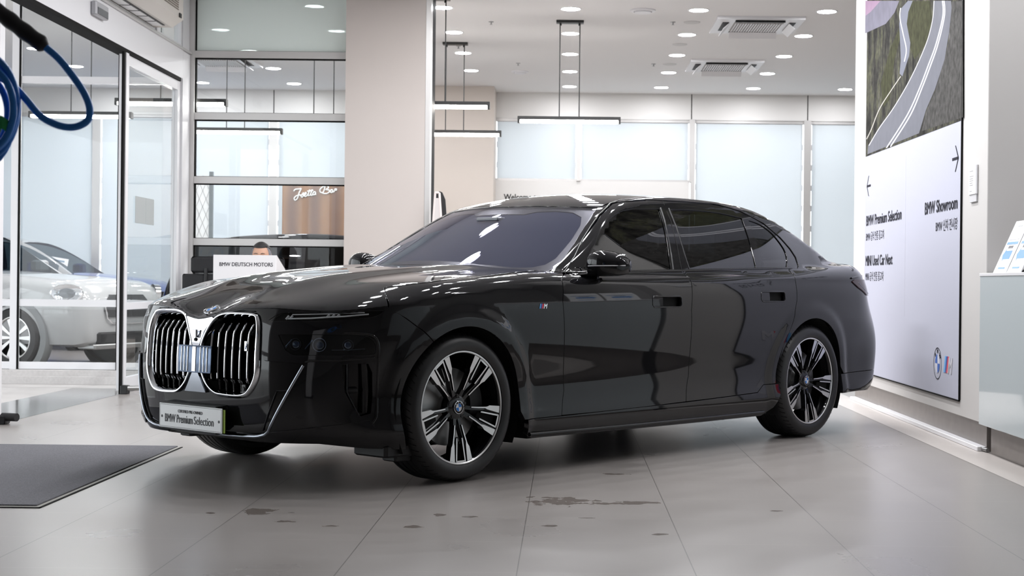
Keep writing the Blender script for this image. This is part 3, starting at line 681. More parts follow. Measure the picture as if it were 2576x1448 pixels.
panel('rear_window',ROOF,sym(rw),sideglass,h=.06,off=-.002,fl=0)
panel('rear_window_frame',ROOF,sym([(4.10,0),(4.105,.2),(4.125,.45),(4.15,.585),(4.4,.567),(4.6,.557),(4.75,.557),(4.90,.572),(4.995,.587),(5.0,.3),(5.0,0)]),piano,holes=[sym(rw)],h=.05,fl=.01)
# cowl strip under the windshield
mb=MB(); cw=[(1.475,0),(1.48,.15),(1.495,.30),(1.525,.45),(1.57,.60),(1.63,.72),(1.70,.79)]; cw=[(a,-b) for a,b in reversed(cw[1:])]+cw
z_=[float(v) for v in ztop(np.array([a+.02 for a,b in cw]),np.array([b for a,b in cw]))]
vs=[];fs=[]
for i,(a,b) in enumerate(cw): vs+=[(a-.05,-b,z_[i]-.045),(a+.04,-b,z_[i]-.02)]
for i in range(len(cw)-1): fs.append((2*i,2*i+1,2*i+3,2*i+2))
mb.add(vs,fs,dark,smooth=True); mb.build('cowl_panel',car)
# boot deck, rear bumper, tail lamps
DECK=lambda x,y: np.stack([x+0*y,y+0*x,smax(zcap(x,y),ztop(x,y),.012)],-1)
dk=[tuple(W(np.array([s_]),np.array([zj(s_)]))[0][:2]) for s_ in (5.66,5.72,5.78,5.85,5.95,6.05)]
dk2=[tuple(W(np.array([s_]),np.array([float(f_ztop(s_))+.001]))[0][:2]) for s_ in (6.12,6.25,6.45,6.6,STOT)]
dkl=[(5.005,0),(5.005,.3),(5.005,.59)]+dk+dk2
panel('boot_lid',DECK,sym(dkl),paint,h=.035,hb=.02,fl=.015)
WRr=lambda a,z: (lambda P:np.concatenate([P[...,:1],P[...,1:2]*np.where(np.asarray(a)<0,-1,1)[...,None],P[...,2:]],-1))(W(STOT-np.abs(a),z))
A0=STOT-6.05; A1=STOT-5.99
rb=[(A0-.004,1.046),(A0-.004,.927)]+[(STOT-5.985,.90),(STOT-5.975,.62),(A1-.001,.398),(STOT-5.6,.398),(STOT-5.235,.395)]+[(STOT-a,b) for a,b in reversed(arc(sR,.3685,RR,ang(RR,.27),ang(RR,.395),4))]+[(STOT-5.45,.272),(STOT-5.75,.262),(STOT-6.1,.24),(0,.235)]
rbl=[(0,1.046)]+rb
panel('rear_bumper',WRr,rbl[:-1]+[rbl[-1]]+[(-a,b) for a,b in reversed(rbl[1:-1])],paint,h=.035,fl=.03)
tl=panel('tail_lamp',W,[(5.356,1.020),(5.44,.980),(5.60,.930),(5.72,.925),(6.5,.925),(6.55,.985),(6.45,1.030),(5.6,1.036),(5.40,1.034)],mat('tail_lens',(.030,.006,.008),rough=.06),h=.03,off=.008,fl=.016,mirror=True)
for t_,sg in zip(tl,(1,-1)):
    fn=(lambda a,z,sg=sg:W(a,z)*[1,sg,1]); rib('lamp_seam',fn,[(5.45,1.010),(5.55,.965),(5.68,.940)],.004,.004,dchrome,parent=t_,off=.008)
rib('boot_lip',W,[(5.36,1.045),(5.45,1.054),(5.6,1.062),(5.8,1.068),(6.0,1.072)],.012,.008,paint,mirror=True)
# sill
sl=panel('side_sill',W,[(2.02,.281),(2.295,.283),(3.409,.298),(3.8,.307),(4.158,.317),(4.225,.355),(4.235,.362),(4.385,.364),(4.395,.30),(4.33,.22),(4.25,.172),(3.6,.172),(2.98,.175),(2.10,.183),(2.045,.200)],piano,h=.03,off=.004,fl=.03,mirror=True)
for s_,sg in zip(sl,(1,-1)):
    fn=(lambda a,z,sg=sg:W(a,z)*[1,sg,1]); rib('sill_edge',fn,[(2.06,.205),(3.0,.197),(4.25,.195)],.022,.012,piano,parent=s_,off=.004)
# ---- side emblem behind the front wheel
for sg in (1,-1):
    fn=(lambda a,z,sg=sg:W(a,z)*[1,sg,1]); a0,a1=(2.100,2.170) if sg>0 else (2.170,2.100); d=1 if sg>0 else -1
    mb=MB()
    def quad(u0,u1,mm,off=.002):
        pts=[]
        for u,z in ((u0,.857),(u1,.857),(u1+.10,.882),(u0+.10,.882)):
            s_=a0+(a1-a0)*u*.9; P,N=normals(fn,np.array([s_]),np.array([z])); p=P[0]+N[0]*off; pts.append((p[0],-p[1],p[2]))
        mb.add(pts,[(0,1,2,3) if sg>0 else (3,2,1,0)],mm)
    quad(0,.14,mat('m_light_blue',(.10,.42,.85),rough=.3)); quad(.14,.30,mat('m_dark_blue',(.02,.05,.30),rough=.3)); quad(.30,.46,mat('m_red',(.75,.03,.05),rough=.3))
    e=mb.build('fender_emblem',car)
    P,N=normals(fn,np.array([a0+(a1-a0)*.44]),np.array([.857])); p=P[0]+N[0]*.0015
    text('emblem_letter','M',.036,(p[0],-p[1],p[2]),(d,0,0),(0,0,1),chrome,parent=e,bold=.0012,shear=.25,sx=.95)
# ---- mirrors
def mirror_(sg):
    secs=[(.895,1.965,1.085,.018,.030),(.910,1.962,1.090,.055,.052),(.94,1.962,1.097,.078,.066),(.98,1.966,1.100,.086,.071),(1.03,1.976,1.097,.084,.067),(1.07,1.990,1.092,.074,.058),(1.10,2.006,1.088,.054,.044),(1.115,2.018,1.084,.028,.026)]
    ys=[q[0] for q in secs]; f=[spl([(q[0],q[i]) for q in secs]) for i in range(1,5)]
    yy=np.concatenate([np.linspace(.895,1.10,22),[1.107,1.113,1.116]]); n=32; rings=[]
    for y in yy:
        xc,zc,rx,rz=[float(k(y)) for k in f]; 
        if y>1.11: rx*=.6; rz*=.6
        r_=[]
        for k in range(n):
            q=2*pi*k/n; c,s_=cos(q),sin(q); e_=.75
            r_.append((xc+rx*math.copysign(abs(c)**e_,c)+.0*s_,y,zc+rz*math.copysign(abs(s_)**e_,s_)))
        rings.append(r_)
    mb=MB(); V=[(p[0],-p[1]*sg,p[2]) for r_ in rings for p in r_]
    for i in range(len(rings)-1):
        for k in range(n):
            fc=(i*n+k,i*n+(k+1)%n,(i+1)*n+(k+1)%n,(i+1)*n+k)
            if sg<0: fc=fc[::-1]
            zc=sum(V[j][2] for j in fc)/4; mb.mi(paint); low=zc<1.083
            mb.f.append(fc); mb.m.append(mb.mi(piano if low else paint)); mb.sm.append(True)
    mb.v=V; mb.f.append(tuple(range((len(rings)-1)*n,len(rings)*n))[::(1 if sg>0 else -1)]); mb.m.append(0); mb.sm.append(True)
    mb.f.append(tuple(range(n))[::(-1 if sg>0 else 1)]); mb.m.append(0); mb.sm.append(True)
    o=mb.build('door_mirror',car,split=60)
    m2=MB(); pth=[(float(f[0](y))-float(f[2](y))*.99-.001,-y*sg,1.085+.02*(y-.96)) for y in np.linspace(.94,1.085,14)]+[(2.02-.03,-1.115*sg,1.089)]
    m2.tube(pth,.0032,mat('indicator_strip',(.75,.76,.80),rough=.15,metal=.6),seg=8); m2.build('turn_signal',o)
    m3=MB(); m3.box(2.035,2.048,-1.08*sg,-.92*sg,1.045,1.150,mat('mirror_glass',(.7,.72,.75),rough=.02,metal=1),bev=.006); m3.build('mirror_glass',o)
    m4=MB(); 
    prof=[(.860,1.84,2.02,1.020,1.048),(.90,1.85,2.02,1.022,1.050),(.94,1.88,2.01,1.030,1.054),(.98,1.90,2.01,1.036,1.058),(1.04,1.92,2.01,1.040,1.056)]
    V=[];F=[]
    for y,xa,xb,za,zb in prof: V+=[(xa,-y*sg,(za+zb)/2),(xa+.03,-y*sg,zb),(xb-.03,-y*sg,zb),(xb,-y*sg,(za+zb)/2),(xb-.03,-y*sg,za),(xa+.03,-y*sg,za)]
    for i in range(len(prof)-1):
        for k in range(6): F.append((i*6+k,i*6+(k+1)%6,(i+1)*6+(k+1)%6,(i+1)*6+k)[::(1 if sg>0 else -1)])
    F+=[tuple(range(6))[::(-1 if sg>0 else 1)],tuple(24+k for k in range(6))[::(1 if sg>0 else -1)]]
    m4.add(V,F,piano); m4.build('mirror_arm',o)
    return o
for sg in (1,-1): mirror_(sg)
# ---- wheels
def wheel(side,x,yo,phase,nm):
    """wheel hub frame: +h points outward; outer rim plane at h=0"""
    ctr=(x,-yo*side,.3685); R=.3685
    M=Matrix.Translation(ctr)@(Matrix.Rotation(pi/2,4,'X') if side>0 else Matrix.Rotation(-pi/2,4,'X'))   # local +z -> outward
    if side>0: pass
    tw=.255
    mb=MB(); mb.lathe([(.284,-.012),(.283,-.004),(.277,-.001),(.272,-.004),(.268,-.012),(.262,-.03),(.258,-.10),(.262,-.20),(.284,-.225),(.262,-.20)],piano,seg=72,M=M)
    mb.lathe([(.2835,-.0035),(.2815,.0005),(.2765,.001),(.2730,-.002)],alu,seg=96,M=M)
    w=mb.build(nm,car,split=45)
    mb=MB(); pr=[(.281,-.012),(.285,.004),(.300,.012),(.318,.0145),(.335,.011),(.350,.000),(.360,-.014),(.3655,-.03),(.3680,-.05)]
    for gz in (-.075,-.115,-.155,-.195): pr+=[(.3685,gz+.006),(.3615,gz+.004),(.3615,gz-.004),(.3685,gz-.006)]
    pr+=[(.3675,-.215),(.362,-.235),(.350,-.248),(.325,-.256),(.30,-.250),(.282,-.232)]
    mb.lathe(pr,rubber,seg=96,M=M)
    for k in range(64):
        a=2*pi*k/64; vs=[]
        for r,h in ((.3515,.0005),(.3605,-.0135),(.3658,-.0295)):
            for da in (-.007,.007): vs.append(((r+.0012)*cos(a+da+h*2),(r+.0012)*sin(a+da+h*2),h+.0006))
        mb.add(vs,[(0,1,3,2),(2,3,5,4)],void,M=M)
    ty=mb.build('tyre',w,split=30)
    # sidewall writing
    for j,(tx,a0) in enumerate((('255/40 R21',-78),('255/40 R21',102))):
        for i,ch in enumerate(tx):
            if ch==' ': continue
            a=radians(a0+i*2.6); d=Vector((cos(a),sin(a),0)); xd=Vector((-sin(a),cos(a),0)); c=M@(d*(.340)+Vector((0,0,.0095)))
            text('tyre_letter',ch,.015,c,M.to_3x3()@xd,M.to_3x3()@(-d),mat('tyre_print',(.10,.10,.10),rough=.6),parent=ty,ext=.0004) if side>0 and nm=='front_wheel' and j==0 else None
    # spokes: five groups
    def P2(a,pts): 
        return [(r*cos(a)-t*sin(a),r*sin(a)+t*cos(a)) for r,t in pts]
    def shell(mbx,pts,a,mat_,hf,th,topm=None):
        """bar with a height that dips towards the hub: hf(r)"""
        q=P2(a,pts); tris=tri2d(pts); n=len(pts); hs=[hf(r) for r,t in pts]
        vs=[(x_,y_,h_) for (x_,y_),h_ in zip(q,hs)]+[(x_,y_,h_-th) for (x_,y_),h_ in zip(q,hs)]
        mbx.add(vs,[tuple(t) for t in tris],topm or mat_,M=M); s_=1 if area2(pts)>0 else -1
        mbx.add(vs,[(i,n+i,n+(i+1)%n,(i+1)%n) if s_>0 else (i,(i+1)%n,n+(i+1)%n,n+i) for i in range(n)],mat_,M=M)
    def hf(r,o=0): return -.004-.030*max(0,min(1,(.27-r)/.22))**1.3+o
    for k in range(5):
        a=radians(phase+72*k); ms=MB()
        for m_ in (1,-1):
            T=lambda l:[(r,t*m_) for r,t in (l if m_>0 else l[::-1])]
            # black carrier
            shell(ms,T([(.272,.038),(.272,.078),(.190,.060),(.178,.050),(.10,.030),(.055,.024),(.055,.004),(.10,.012),(.17,.030)]),a,piano,lambda r:hf(r,-.006),.030)
            # machined outer arm: broad near the rim, narrow to the hub
            shell(ms,T([(.2735,.044),(.2735,.079),(.255,.0765),(.196,.0630),(.186,.0635-.008),(.176,.0505),(.130,.0375),(.088,.0265),(.088,.0215),(.130,.0310),(.172,.0425),(.188,.0400)]),a,piano,lambda r:hf(r),.008,topm=alu)
            # thin inner arm of the U
            shell(ms,T([(.2735,.0275),(.2735,.0355),(.160,.0225),(.152,.0200),(.152,.0150),(.162,.0155)]),a,piano,lambda r:hf(r,-.001),.010,topm=alu)
        shell(ms,[(.262,-.028),(.2735,-.0355),(.2735,.0355),(.262,.028)],a,piano,lambda r:hf(r),.010,topm=alu)
        shell(ms,[(.26,-.026),(.26,.026),(.15,.013),(.15,-.013)],a,void,lambda r:hf(r,-.024),.008)
        ms.build('spoke',w)
        # thin machined lip between groups
    ms=MB(); ms.lathe([(0,-.028),(.030,-.028),(.034,-.034),(.052,-.036),(.066,-.042),(.070,-.075),(.05,-.12)],piano,seg=40,M=M); hb_=ms.build('hub',w)
    ms=MB()
    for k in range(5):
        a=radians(phase+36+72*k); ms.lathe([(0,-.030),(.008,-.030),(.009,-.033),(.009,-.055)],dark,seg=6,M=M@Matrix.Translation((.055*cos(a),.055*sin(a),-.004)))
    ms.build('wheel_bolts',w)
    up_l=(M.to_3x3().inverted()@Vector((0,0,1))); ang_=math.atan2(up_l.y,up_l.x)-pi/2
    roundel(M@Matrix.Translation((0,0,-.026))@Matrix.Rotation(ang_+.12,4,'Z'),.032,w,name='hub_cap',letters=(side>0))
    ms=MB(); ms.lathe([(.06,-.085),(.075,-.075),(.075,-.098),(.195,-.098),(.195,-.125),(.07,-.125)],alu2,seg=56,M=M); ms.build('brake_disc',w)
    ms=MB(); A0_=0 if nm=='front_wheel' else 180
    pr=[]; 
    for q in range(13): pr.append((.212*cos(radians(A0_-30+5*q)),.212*sin(radians(A0_-30+5*q))))
    for q in range(12,-1,-1): pr.append((.13*cos(radians(A0_-30+5*q)),.13*sin(radians(A0_-30+5*q))))
    ms.prism(pr,-.15,-.072,dark,M=M); ms.build('brake_caliper',w)
    return w
for side in (1,-1):
    wheel(side,XF,.940,(-90-18+90) if 0 else 54,'front_wheel'); wheel(side,XF+WB,.945,25+180,'rear_wheel')
# wheel housings and dark underbody so nothing shows through the gaps
for x in (XF,XF+WB):
    for sg in (1,-1):
        mb=MB(); n=24; r_=.432
        a_=[radians(-28+236*i/n) for i in range(n+1)]; vs=[(x+r_*cos(t),-y*sg,.3685+r_*sin(t)) for t in a_ for y in (.955-.03,.60)]
        fs=[(2*i,2*i+1,2*i+3,2*i+2) for i in range(n)]; mb.add(vs,fs,void,smooth=True)
        pts=[(x+r_*cos(t),.3685+r_*sin(t)) for t in a_]; mb.add([(p,-.60*sg,q) for p,q in pts],[tuple(t) for t in tri2d(pts)],void)
        mb.build('wheel_housing',car)
mb=MB(); mb.box(.60,4.62,-.80,.80,.175,.26,void,bev=.03); mb.box(.30,5.0,-.58,.58,.26,.60,void); mb.build('underbody',car)
mb=MB(); mb.box(1.45,3.70,-.90,.90,.175,.45,void); mb.build('floor_pan',car)
for sg in (1,-1):
    mb=MB(); mb.box(.46,.66,-.90*sg,-.66*sg,.150,.21,dark,bev=.015); mb.box(.54,.65,-.88*sg,-.78*sg,.125,.16,dark,bev=.01); mb.build('wheel_deflector',car)
    mb=MB(); mb.box(4.42,4.56,-.88*sg,-.62*sg,.15,.26,dark,bev=.02); mb.build('wheel_deflector',car)
# inner shells behind the shut lines
panel('body_liner',W,[(1.08,.30),(1.08,.80),(1.30,.86)]+[(s_,.93) for s_ in np.linspace(1.6,5.2,24)]+[(5.8,.93),(5.8,.35),(5.35,.35)]+arc(sR,.3685,.46,20,160,14)+[(4.33,.25),(2.10,.25)]+arc(sF,.3685,.46,20,160,14),void,h=.12,off=-.055,fl=0,mirror=True)
# ---- cabin
cab=mat('cabin_leather',(.035,.03,.028),rough=.6)
def seat(x,y,nm):
    mb=MB(); mb.box(x-.27,x+.25,y-.26,y+.26,.48,.66,cab,bev=.06); mb.box(x+.16,x+.34,y-.26,y+.26,.60,1.18,cab,bev=.07,M=None); mb.box(x+.22,x+.33,y-.14,y+.14,1.19,1.36,cab,bev=.045)
    mb.tube([(x+.28,y-.06,1.14),(x+.28,y-.06,1.22)],.007,dchrome,seg=8); mb.tube([(x+.28,y+.06,1.14),(x+.28,y+.06,1.22)],.007,dchrome,seg=8); mb.build(nm,car)
for y in (-.40,.40): seat(2.75,y,'front_seat'); seat(3.75,y,'rear_seat')
mb=MB(); mb.box(1.62,2.10,-.74,.74,.80,1.0,cab,bev=.08); mb.build('dashboard',car)
mb=MB(); mb.box(1.45,4.6,-.80,.80,.26,.46,void); mb.build('cabin_floor',car)
mb=MB(); mb.tube([(2.22+.07*cos(t)*.4,-.40+.18*sin(t),.98+.18*cos(t)) for t in [2*pi*i/32 for i in range(32)]],.014,cab,seg=8,closed=True); mb.tube([(2.05,-.40,.92),(2.22,-.40,.98)],.03,cab); mb.build('steering_wheel',car)
mb=MB(); mb.box(2.12,2.15,-.13,.13,1.28,1.35,dark,bev=.012); mb.tube([(2.15,0,1.36),(2.13,0,1.39)],.01,dark); mb.build('rear_view_mirror',car)
mb=MB(); mb.box(2.06,2.20,-.09,.09,1.355,1.375,mat('sensor_grey',(.22,.23,.25),rough=.4),bev=.006,M=None); mb.build('sensor_housing',car)
# ================================================================== the room
# world axes: x right, y away from the camera, z up
CEIL=3.90; XL=-3.817; YF=15.29; YB=23.09; XR=2.527
wallw=mat('wall_white',(.74,.73,.715),rough=.55); wallb=mat('wall_beige',(.60,.54,.49),rough=.6,noise=.03,nscale=3)
ceilm=mat('ceiling_paint',(.86,.855,.85),rough=.8); framew=mat('frame_white',(.80,.80,.82),rough=.35); framea=mat('frame_aluminium',(.62,.61,.60),rough=.35,metal=.35)
gasket=mat('gasket',(.008,.008,.008),rough=.7,ior=1.2)
# floor: long tiles, dark seams running away from the camera and faint pale seams across
def floor_material():
    m,t,p=nt('floor_tiles'); N=t.nodes.new
    tc=N('ShaderNodeTexCoord'); sp=N('ShaderNodeSeparateXYZ'); L(t,tc.outputs['Object'],sp.inputs[0])
    def math_(op,a,b=None,c=None):
        n=N('ShaderNodeMath'); n.operation=op
        for i,v in enumerate((a,b,c)):
            if v is None: continue
            if isinstance(v,(int,float)): n.inputs[i].default_value=v
            else: L(t,v,n.inputs[i])
        return n.outputs[0]
    def seam(c,off,w):
        f=math_('FRACT',math_('DIVIDE',math_('SUBTRACT',c,off),.611)); f=math_('ABSOLUTE',math_('SUBTRACT',f,.5)); return math_('GREATER_THAN',f,.5-w/.611)
    sx=seam(sp.outputs[0],-.159+.0,.0018); sy=seam(sp.outputs[1],6.381,.0016)
    nz=N('ShaderNodeTexNoise'); nz.inputs['Scale'].default_value=1.4; nz.inputs['Detail'].default_value=6; L(t,tc.outputs['Object'],nz.inputs['Vector'])
    nf=N('ShaderNodeTexNoise'); nf.inputs['Scale'].default_value=9; nf.inputs['Detail'].default_value=8; L(t,tc.outputs['Object'],nf.inputs['Vector'])
    def mixc(fac,a,b):
        n=N('ShaderNodeMix'); n.data_type='RGBA'
        if isinstance(fac,(int,float)): n.inputs[0].default_value=fac
        else: L(t,fac,n.inputs[0])
        for i,v in ((6,a),(7,b)):
            if isinstance(v,tuple): n.inputs[i].default_value=v
            else: L(t,v,n.inputs[i])
        return n.outputs[2]
    base=mixc(nz.outputs[0],(.268,.246,.232,1),(.325,.302,.288,1)); base=mixc(math_('MULTIPLY',nf.outputs[0],.25),base,(.34,.32,.30,1))
    base=mixc(math_('MULTIPLY',sy,.55),base,(.48,.44,.40,1)); base=mixc(math_('MULTIPLY',sx,.75),base,(.05,.045,.04,1))
    # water stains: ragged blots around a few spots
    vn=N('ShaderNodeTexNoise'); vn.inputs['Scale'].default_value=11; vn.inputs['Detail'].default_value=6
    mp=N('ShaderNodeMapping'); mp.inputs['Scale'].default_value=(1,.8,1); L(t,tc.outputs['Object'],mp.inputs[0]); L(t,mp.outputs[0],vn.inputs['Vector'])
    tot=None
    for x,y,rx,ry in ((-.01,6.84,.20,.20),(.22,6.80,.24,.06),(.34,6.84,.16,.07),(-1.31,6.46,.12,.12),(-1.12,6.20,.12,.05),(-.52,6.42,.08,.08),(-.40,6.38,.07,.03),(-.60,6.10,.10,.06),(.27,7.86,.10,.04),(-1.49,6.40,.03,.03),(-.92,6.10,.05,.03),(-.07,6.16,.05,.03),(.93,6.63,.05,.03),(.38,5.98,.035,.03),(.10,6.38,.06,.02),(-1.16,6.44,.05,.02)):
        dx=math_('DIVIDE',math_('SUBTRACT',sp.outputs[0],x),rx); dy=math_('DIVIDE',math_('SUBTRACT',sp.outputs[1],y),ry)
        d=math_('SUBTRACT',1.15,math_('SQRT',math_('ADD',math_('MULTIPLY',dx,dx),math_('MULTIPLY',dy,dy))))
        tot=d if tot is None else math_('MAXIMUM',tot,d)
    st=math_('GREATER_THAN',math_('ADD',tot,math_('MULTIPLY',math_('SUBTRACT',vn.outputs[0],.5),3.2)),.62)
    st=math_('MULTIPLY',st,math_('GREATER_THAN',tot,-.1))
    base=mixc(math_('MULTIPLY',st,.62),base,(.125,.098,.080,1))
    L(t,base,p.inputs['Base Color']); 
    ro=math_('ADD',math_('MULTIPLY',nz.outputs[0],.10),.24); L(t,math_('SUBTRACT',ro,math_('MULTIPLY',st,.1)),p.inputs['Roughness'])
    bp=N('ShaderNodeBump'); bp.inputs['Strength'].default_value=.25; bp.inputs['Distance'].default_value=.002; L(t,math_('SUBTRACT',1.0,math_('MAXIMUM',sx,sy)),bp.inputs['Height']); L(t,bp.outputs[0],p.inputs['Normal'])
    return m
mb=MB(); mb.box(XL,9.2,-3.0,YB,-.12,0,floor_material()); mb.box(XL-6.2,XL,14.66,YB,-.12,0,floor_material()); mb.build('floor',kind='structure')
mb=MB(); mb.box(2.29,XR+.01,7.2,14.2,-.02,.0012,mat('border_tile',(.56,.52,.49),rough=.3,noise=.05,nscale=5)); mb.build('trim_1',kind='structure')
mb=MB(); mb.box(XL-6.2,9.2,-3.0,YB+.3,CEIL,CEIL+.12,ceilm); mb.build('ceiling',kind='structure')
# back wall with its window band
mb=MB(); zt_,zs=3.515,2.558
mb.box(-10,9.2,YB,YB+.25,zt_,CEIL,wallw)                    # header
mb.box(-1.2,1.86,YB,YB+.25,0,zs,wallw)                       # welcome wall under the high windows
mb.box(-10,9.2,YB,YB+.25,0,.35,wallw)
mb.build('wall_back',kind='structure')
seams=(-4.50,.165,1.885,3.66)
mb=MB()
for x in seams: mb.box(x-.006,x+.006,YB-.004,YB+.01,zt_,CEIL,gasket)
mb.box(-10,9.2,YB-.012,YB,zt_-.012,zt_,framea); mb.build('trim_2',kind='structure')
blind=bpy.data.materials.new('roller_blind'); blind.use_nodes=True; t=blind.node_tree; t.nodes.clear()
o_=t.nodes.new('ShaderNodeOutputMaterial'); d1=t.nodes.new('ShaderNodeBsdfDiffuse'); d2=t.nodes.new('ShaderNodeBsdfTranslucent'); mx=t.nodes.new('ShaderNodeAddShader')
d1.inputs[0].default_value=(.46,.48,.49,1); d2.inputs[0].default_value=(.315,.33,.342,1); L(t,d1.outputs[0],mx.inputs[0]); L(t,d2.outputs[0],mx.inputs[1]); L(t,mx.outputs[0],o_.inputs[0])
wn_=0
def blind_window(n,x0,x1,z0,z1,mull,label,drop=None):
    mb=MB(); mb.box(x0,x0+mull,YB-.03,YB+.10,z0,z1,framea); mb.box(x1-mull,x1,YB-.03,YB+.10,z0,z1,framea); mb.box(x0,x1,YB+.0,YB+.10,z1-.05,z1,framea); mb.box(x0,x1,YB,YB+.12,z0,z0+.03,framea)
    w=mb.build('window_%d'%n,kind='structure')
    mb=MB(); mb.box(x0+mull,x1-mull,YB+.08,YB+.09,z0+.03,z1-.05,arch_glass); mb.build('glass_pane',w)
    b=empty('roller_blind',((x0+x1)/2,YB+.03,z1-.06),label=label,cat='blind',group='white roller blinds of the back windows')
    mb=MB(); w2=(x1-x0)/2-mull-.018; mb.box(-w2,w2,-.004,-.002,-(z1-z0-.07),0.0,blind); mb.build('fabric',b)
    mb=MB(); mb.tube([(-w2-.01,0,.02),(w2+.01,0,.02)],.022,framew,seg=10); mb.build('tube',b)
    mb=MB()
    k=0
    z=-.35
    while z>-(z1-z0)+.1 and z>-2.4: 
        for sx_ in (-1,1): mb.box(sx_*(w2+.004)-.006,sx_*(w2+.004)+.006,-.012,-.006,z-.045,z+.045,framew)
        z-=.31
    if mb.v: mb.build('side_clip',b)
blind_window(1,-1.13,.165,zs,zt_,.03,'white roller blind in the small high window at the left, over the welcome wall')
blind_window(2,.165,1.885,zs,zt_,.03,'white roller blind in the wide high window over the welcome wall')
blind_window(3,1.885,3.66,.35,zt_,.055,'tall white roller blind right of the welcome wall, above the car roof')
blind_window(4,3.66,5.9,.35,zt_,.055,'tall white roller blind next to the white partition with the poster')
blind_window(5,5.9,9.2,.35,zt_,.055,'tall white roller blind hidden behind the poster partition')
blind_window(6,-4.50,-1.9,.35,zt_,.06,'tall white roller blind seen through the inner glass, right of the thin post')
blind_window(7,-7.2,-4.50,.35,zt_,.06,'tall white roller blind seen through the inner glass, left of the thin post')
blind_window(8,-10.0,-7.2,.35,zt_,.06,'tall white roller blind at the far left end of the hall')
mb=MB(); mb.box(-2.9,-1.10,22.40,YB,0,CEIL,wallb); mb.build('wall_pier',kind='structure')
text('wall_lettering','Welcome to',.125,(-.97,YB-.004,2.262),(1,0,0),(0,0,1),mat('ink_black',(.015,.015,.015),rough=.5),bold=.003,fit=.55,label='black words Welcome to on the white wall below the high windows',cat='lettering')
# side and rear walls
mb=MB(); mb.box(9.2,9.4,-3,YB+.25,0,CEIL,wallw); mb.build('wall_east',kind='structure')
mb=MB(); mb.box(XL-.2,9.4,-3.2,-3,0,CEIL,mat('wall_grey',(.50,.49,.48),rough=.6)); mb.build('wall_behind',kind='structure')
mb=MB(); mb.box(-10.2,-10,14.6,YB+.25,0,CEIL,wallw); mb.build('wall_west',kind='structure')
# poster partition on the right
mb=MB(); mb.box(XR,XR+.42,9.09,13.31,.17,CEIL,mat('partition_white',(.60,.585,.57),rough=.6,ior=1.3),bev=.004); mb.box(XR+.42,XR+6.6,9.09,9.4,.17,CEIL,wallw); mb.build('wall_right',kind='structure')
steel=mat('brushed_steel',(.30,.275,.26),rough=.38,metal=.6,noise=.15,nscale=12)
mb=MB(); mb.box(XR+.02,XR+.4,9.12,13.28,0,.17,steel); mb.build('baseboard_right',kind='structure')
mb=MB(); mb.box(XR-.035,XR+.02,9.13,12.25,0.002,.030,framew,bev=.004); mb.box(XR-.030,XR+.02,12.27,13.25,0.002,.026,framew,bev=.004); mb.tube([(XR+.0,9.13,.016),(XR+.01,9.06,.016)],.012,alu2,seg=10); mb.build('cable_duct',label='thin white cable duct lying along the foot of the poster partition',cat='cable duct')
# ---- poster
def wr(px,py,x=XR-.012):
    """photo pixel to the plane of the partition, baked by hand below"""
    dx,dy=px-1425,py-713; u=dx+.0105*dy; v=dy-.0105*dx; Y=3800*x/u; return (Y,H-v*Y/3800)
pw=mat('poster_white',(.49,.50,.585),rough=.6,ior=1.2)
po=empty('wall_poster',(XR,11.2,.27),label='tall lavender poster with a mountain road photograph and dark lettering on the right partition',cat='poster')
def pmesh(name,polys,parent=po,**kw):
    mb=MB()
    for pts,m,off in polys:
        q=[(y-11.2,z-.27) for y,z in pts]; tris=tri2d(q)
        mb.add([(-off,a,b) for a,b in q],[tuple(t_[::-1]) if True else t_ for t_ in tris],m)
    return mb.build(name,parent,**kw)
Y0,Y1=9.67,12.77
mb=MB(); mb.box(-.010,0,Y0-11.2,Y1-11.2,0,CEIL-.27-.05,pw); mb.box(-.012,0,Y0-11.2-.012,Y0-11.2,0,CEIL-.32,gasket); mb.box(-.012,0,Y0-11.2,Y1-11.2,-.010,0,gasket); mb.box(-.0106,-.010,11.24-11.2-.0015,11.24-11.2+.0015,.5,1.7,mat('seam_grey',(.45,.45,.52),rough=.5)); mb.build('panel',po)
def land():
    m,t,p=nt('mountain_print'); N=t.nodes.new; p.inputs['Roughness'].default_value=.75; p.inputs['IOR'].default_value=1.12
    tc=N('ShaderNodeTexCoord'); n1=N('ShaderNodeTexNoise'); n1.inputs['Scale'].default_value=3.2; n1.inputs['Detail'].default_value=9; n1.inputs['Roughness'].default_value=.68; mp=N('ShaderNodeMapping'); mp.inputs['Rotation'].default_value=(.5,0,0); mp.inputs['Scale'].default_value=(1,2.2,.8)
    L(t,tc.outputs['Object'],mp.inputs[0]); L(t,mp.outputs[0],n1.inputs['Vector']); cr=N('ShaderNodeValToRGB'); L(t,n1.outputs[0],cr.inputs[0])
    e=cr.color_ramp.elements; e[0].position=.36; e[0].color=(.014,.014,.013,1); e[1].position=.68; e[1].color=(.15,.148,.14,1)
    for ps,c in ((.45,(.035,.034,.031,1)),(.52,(.062,.061,.050,1)),(.57,(.095,.098,.060,1)),(.61,(.065,.061,.055,1))):
        q=cr.color_ramp.elements.new(ps); q.color=c
    n2=N('ShaderNodeTexNoise'); n2.inputs['Scale'].default_value=26; n2.inputs['Detail'].default_value=6; L(t,tc.outputs['Object'],n2.inputs['Vector'])
    mx=N('ShaderNodeMix'); mx.data_type='RGBA'; mx.blend_type='OVERLAY'; mx.inputs[0].default_value=.8; L(t,cr.outputs[0],mx.inputs[6]); L(t,n2.outputs[0],mx.inputs[7]); L(t,mx.outputs[2],p.inputs['Base Color']); return m
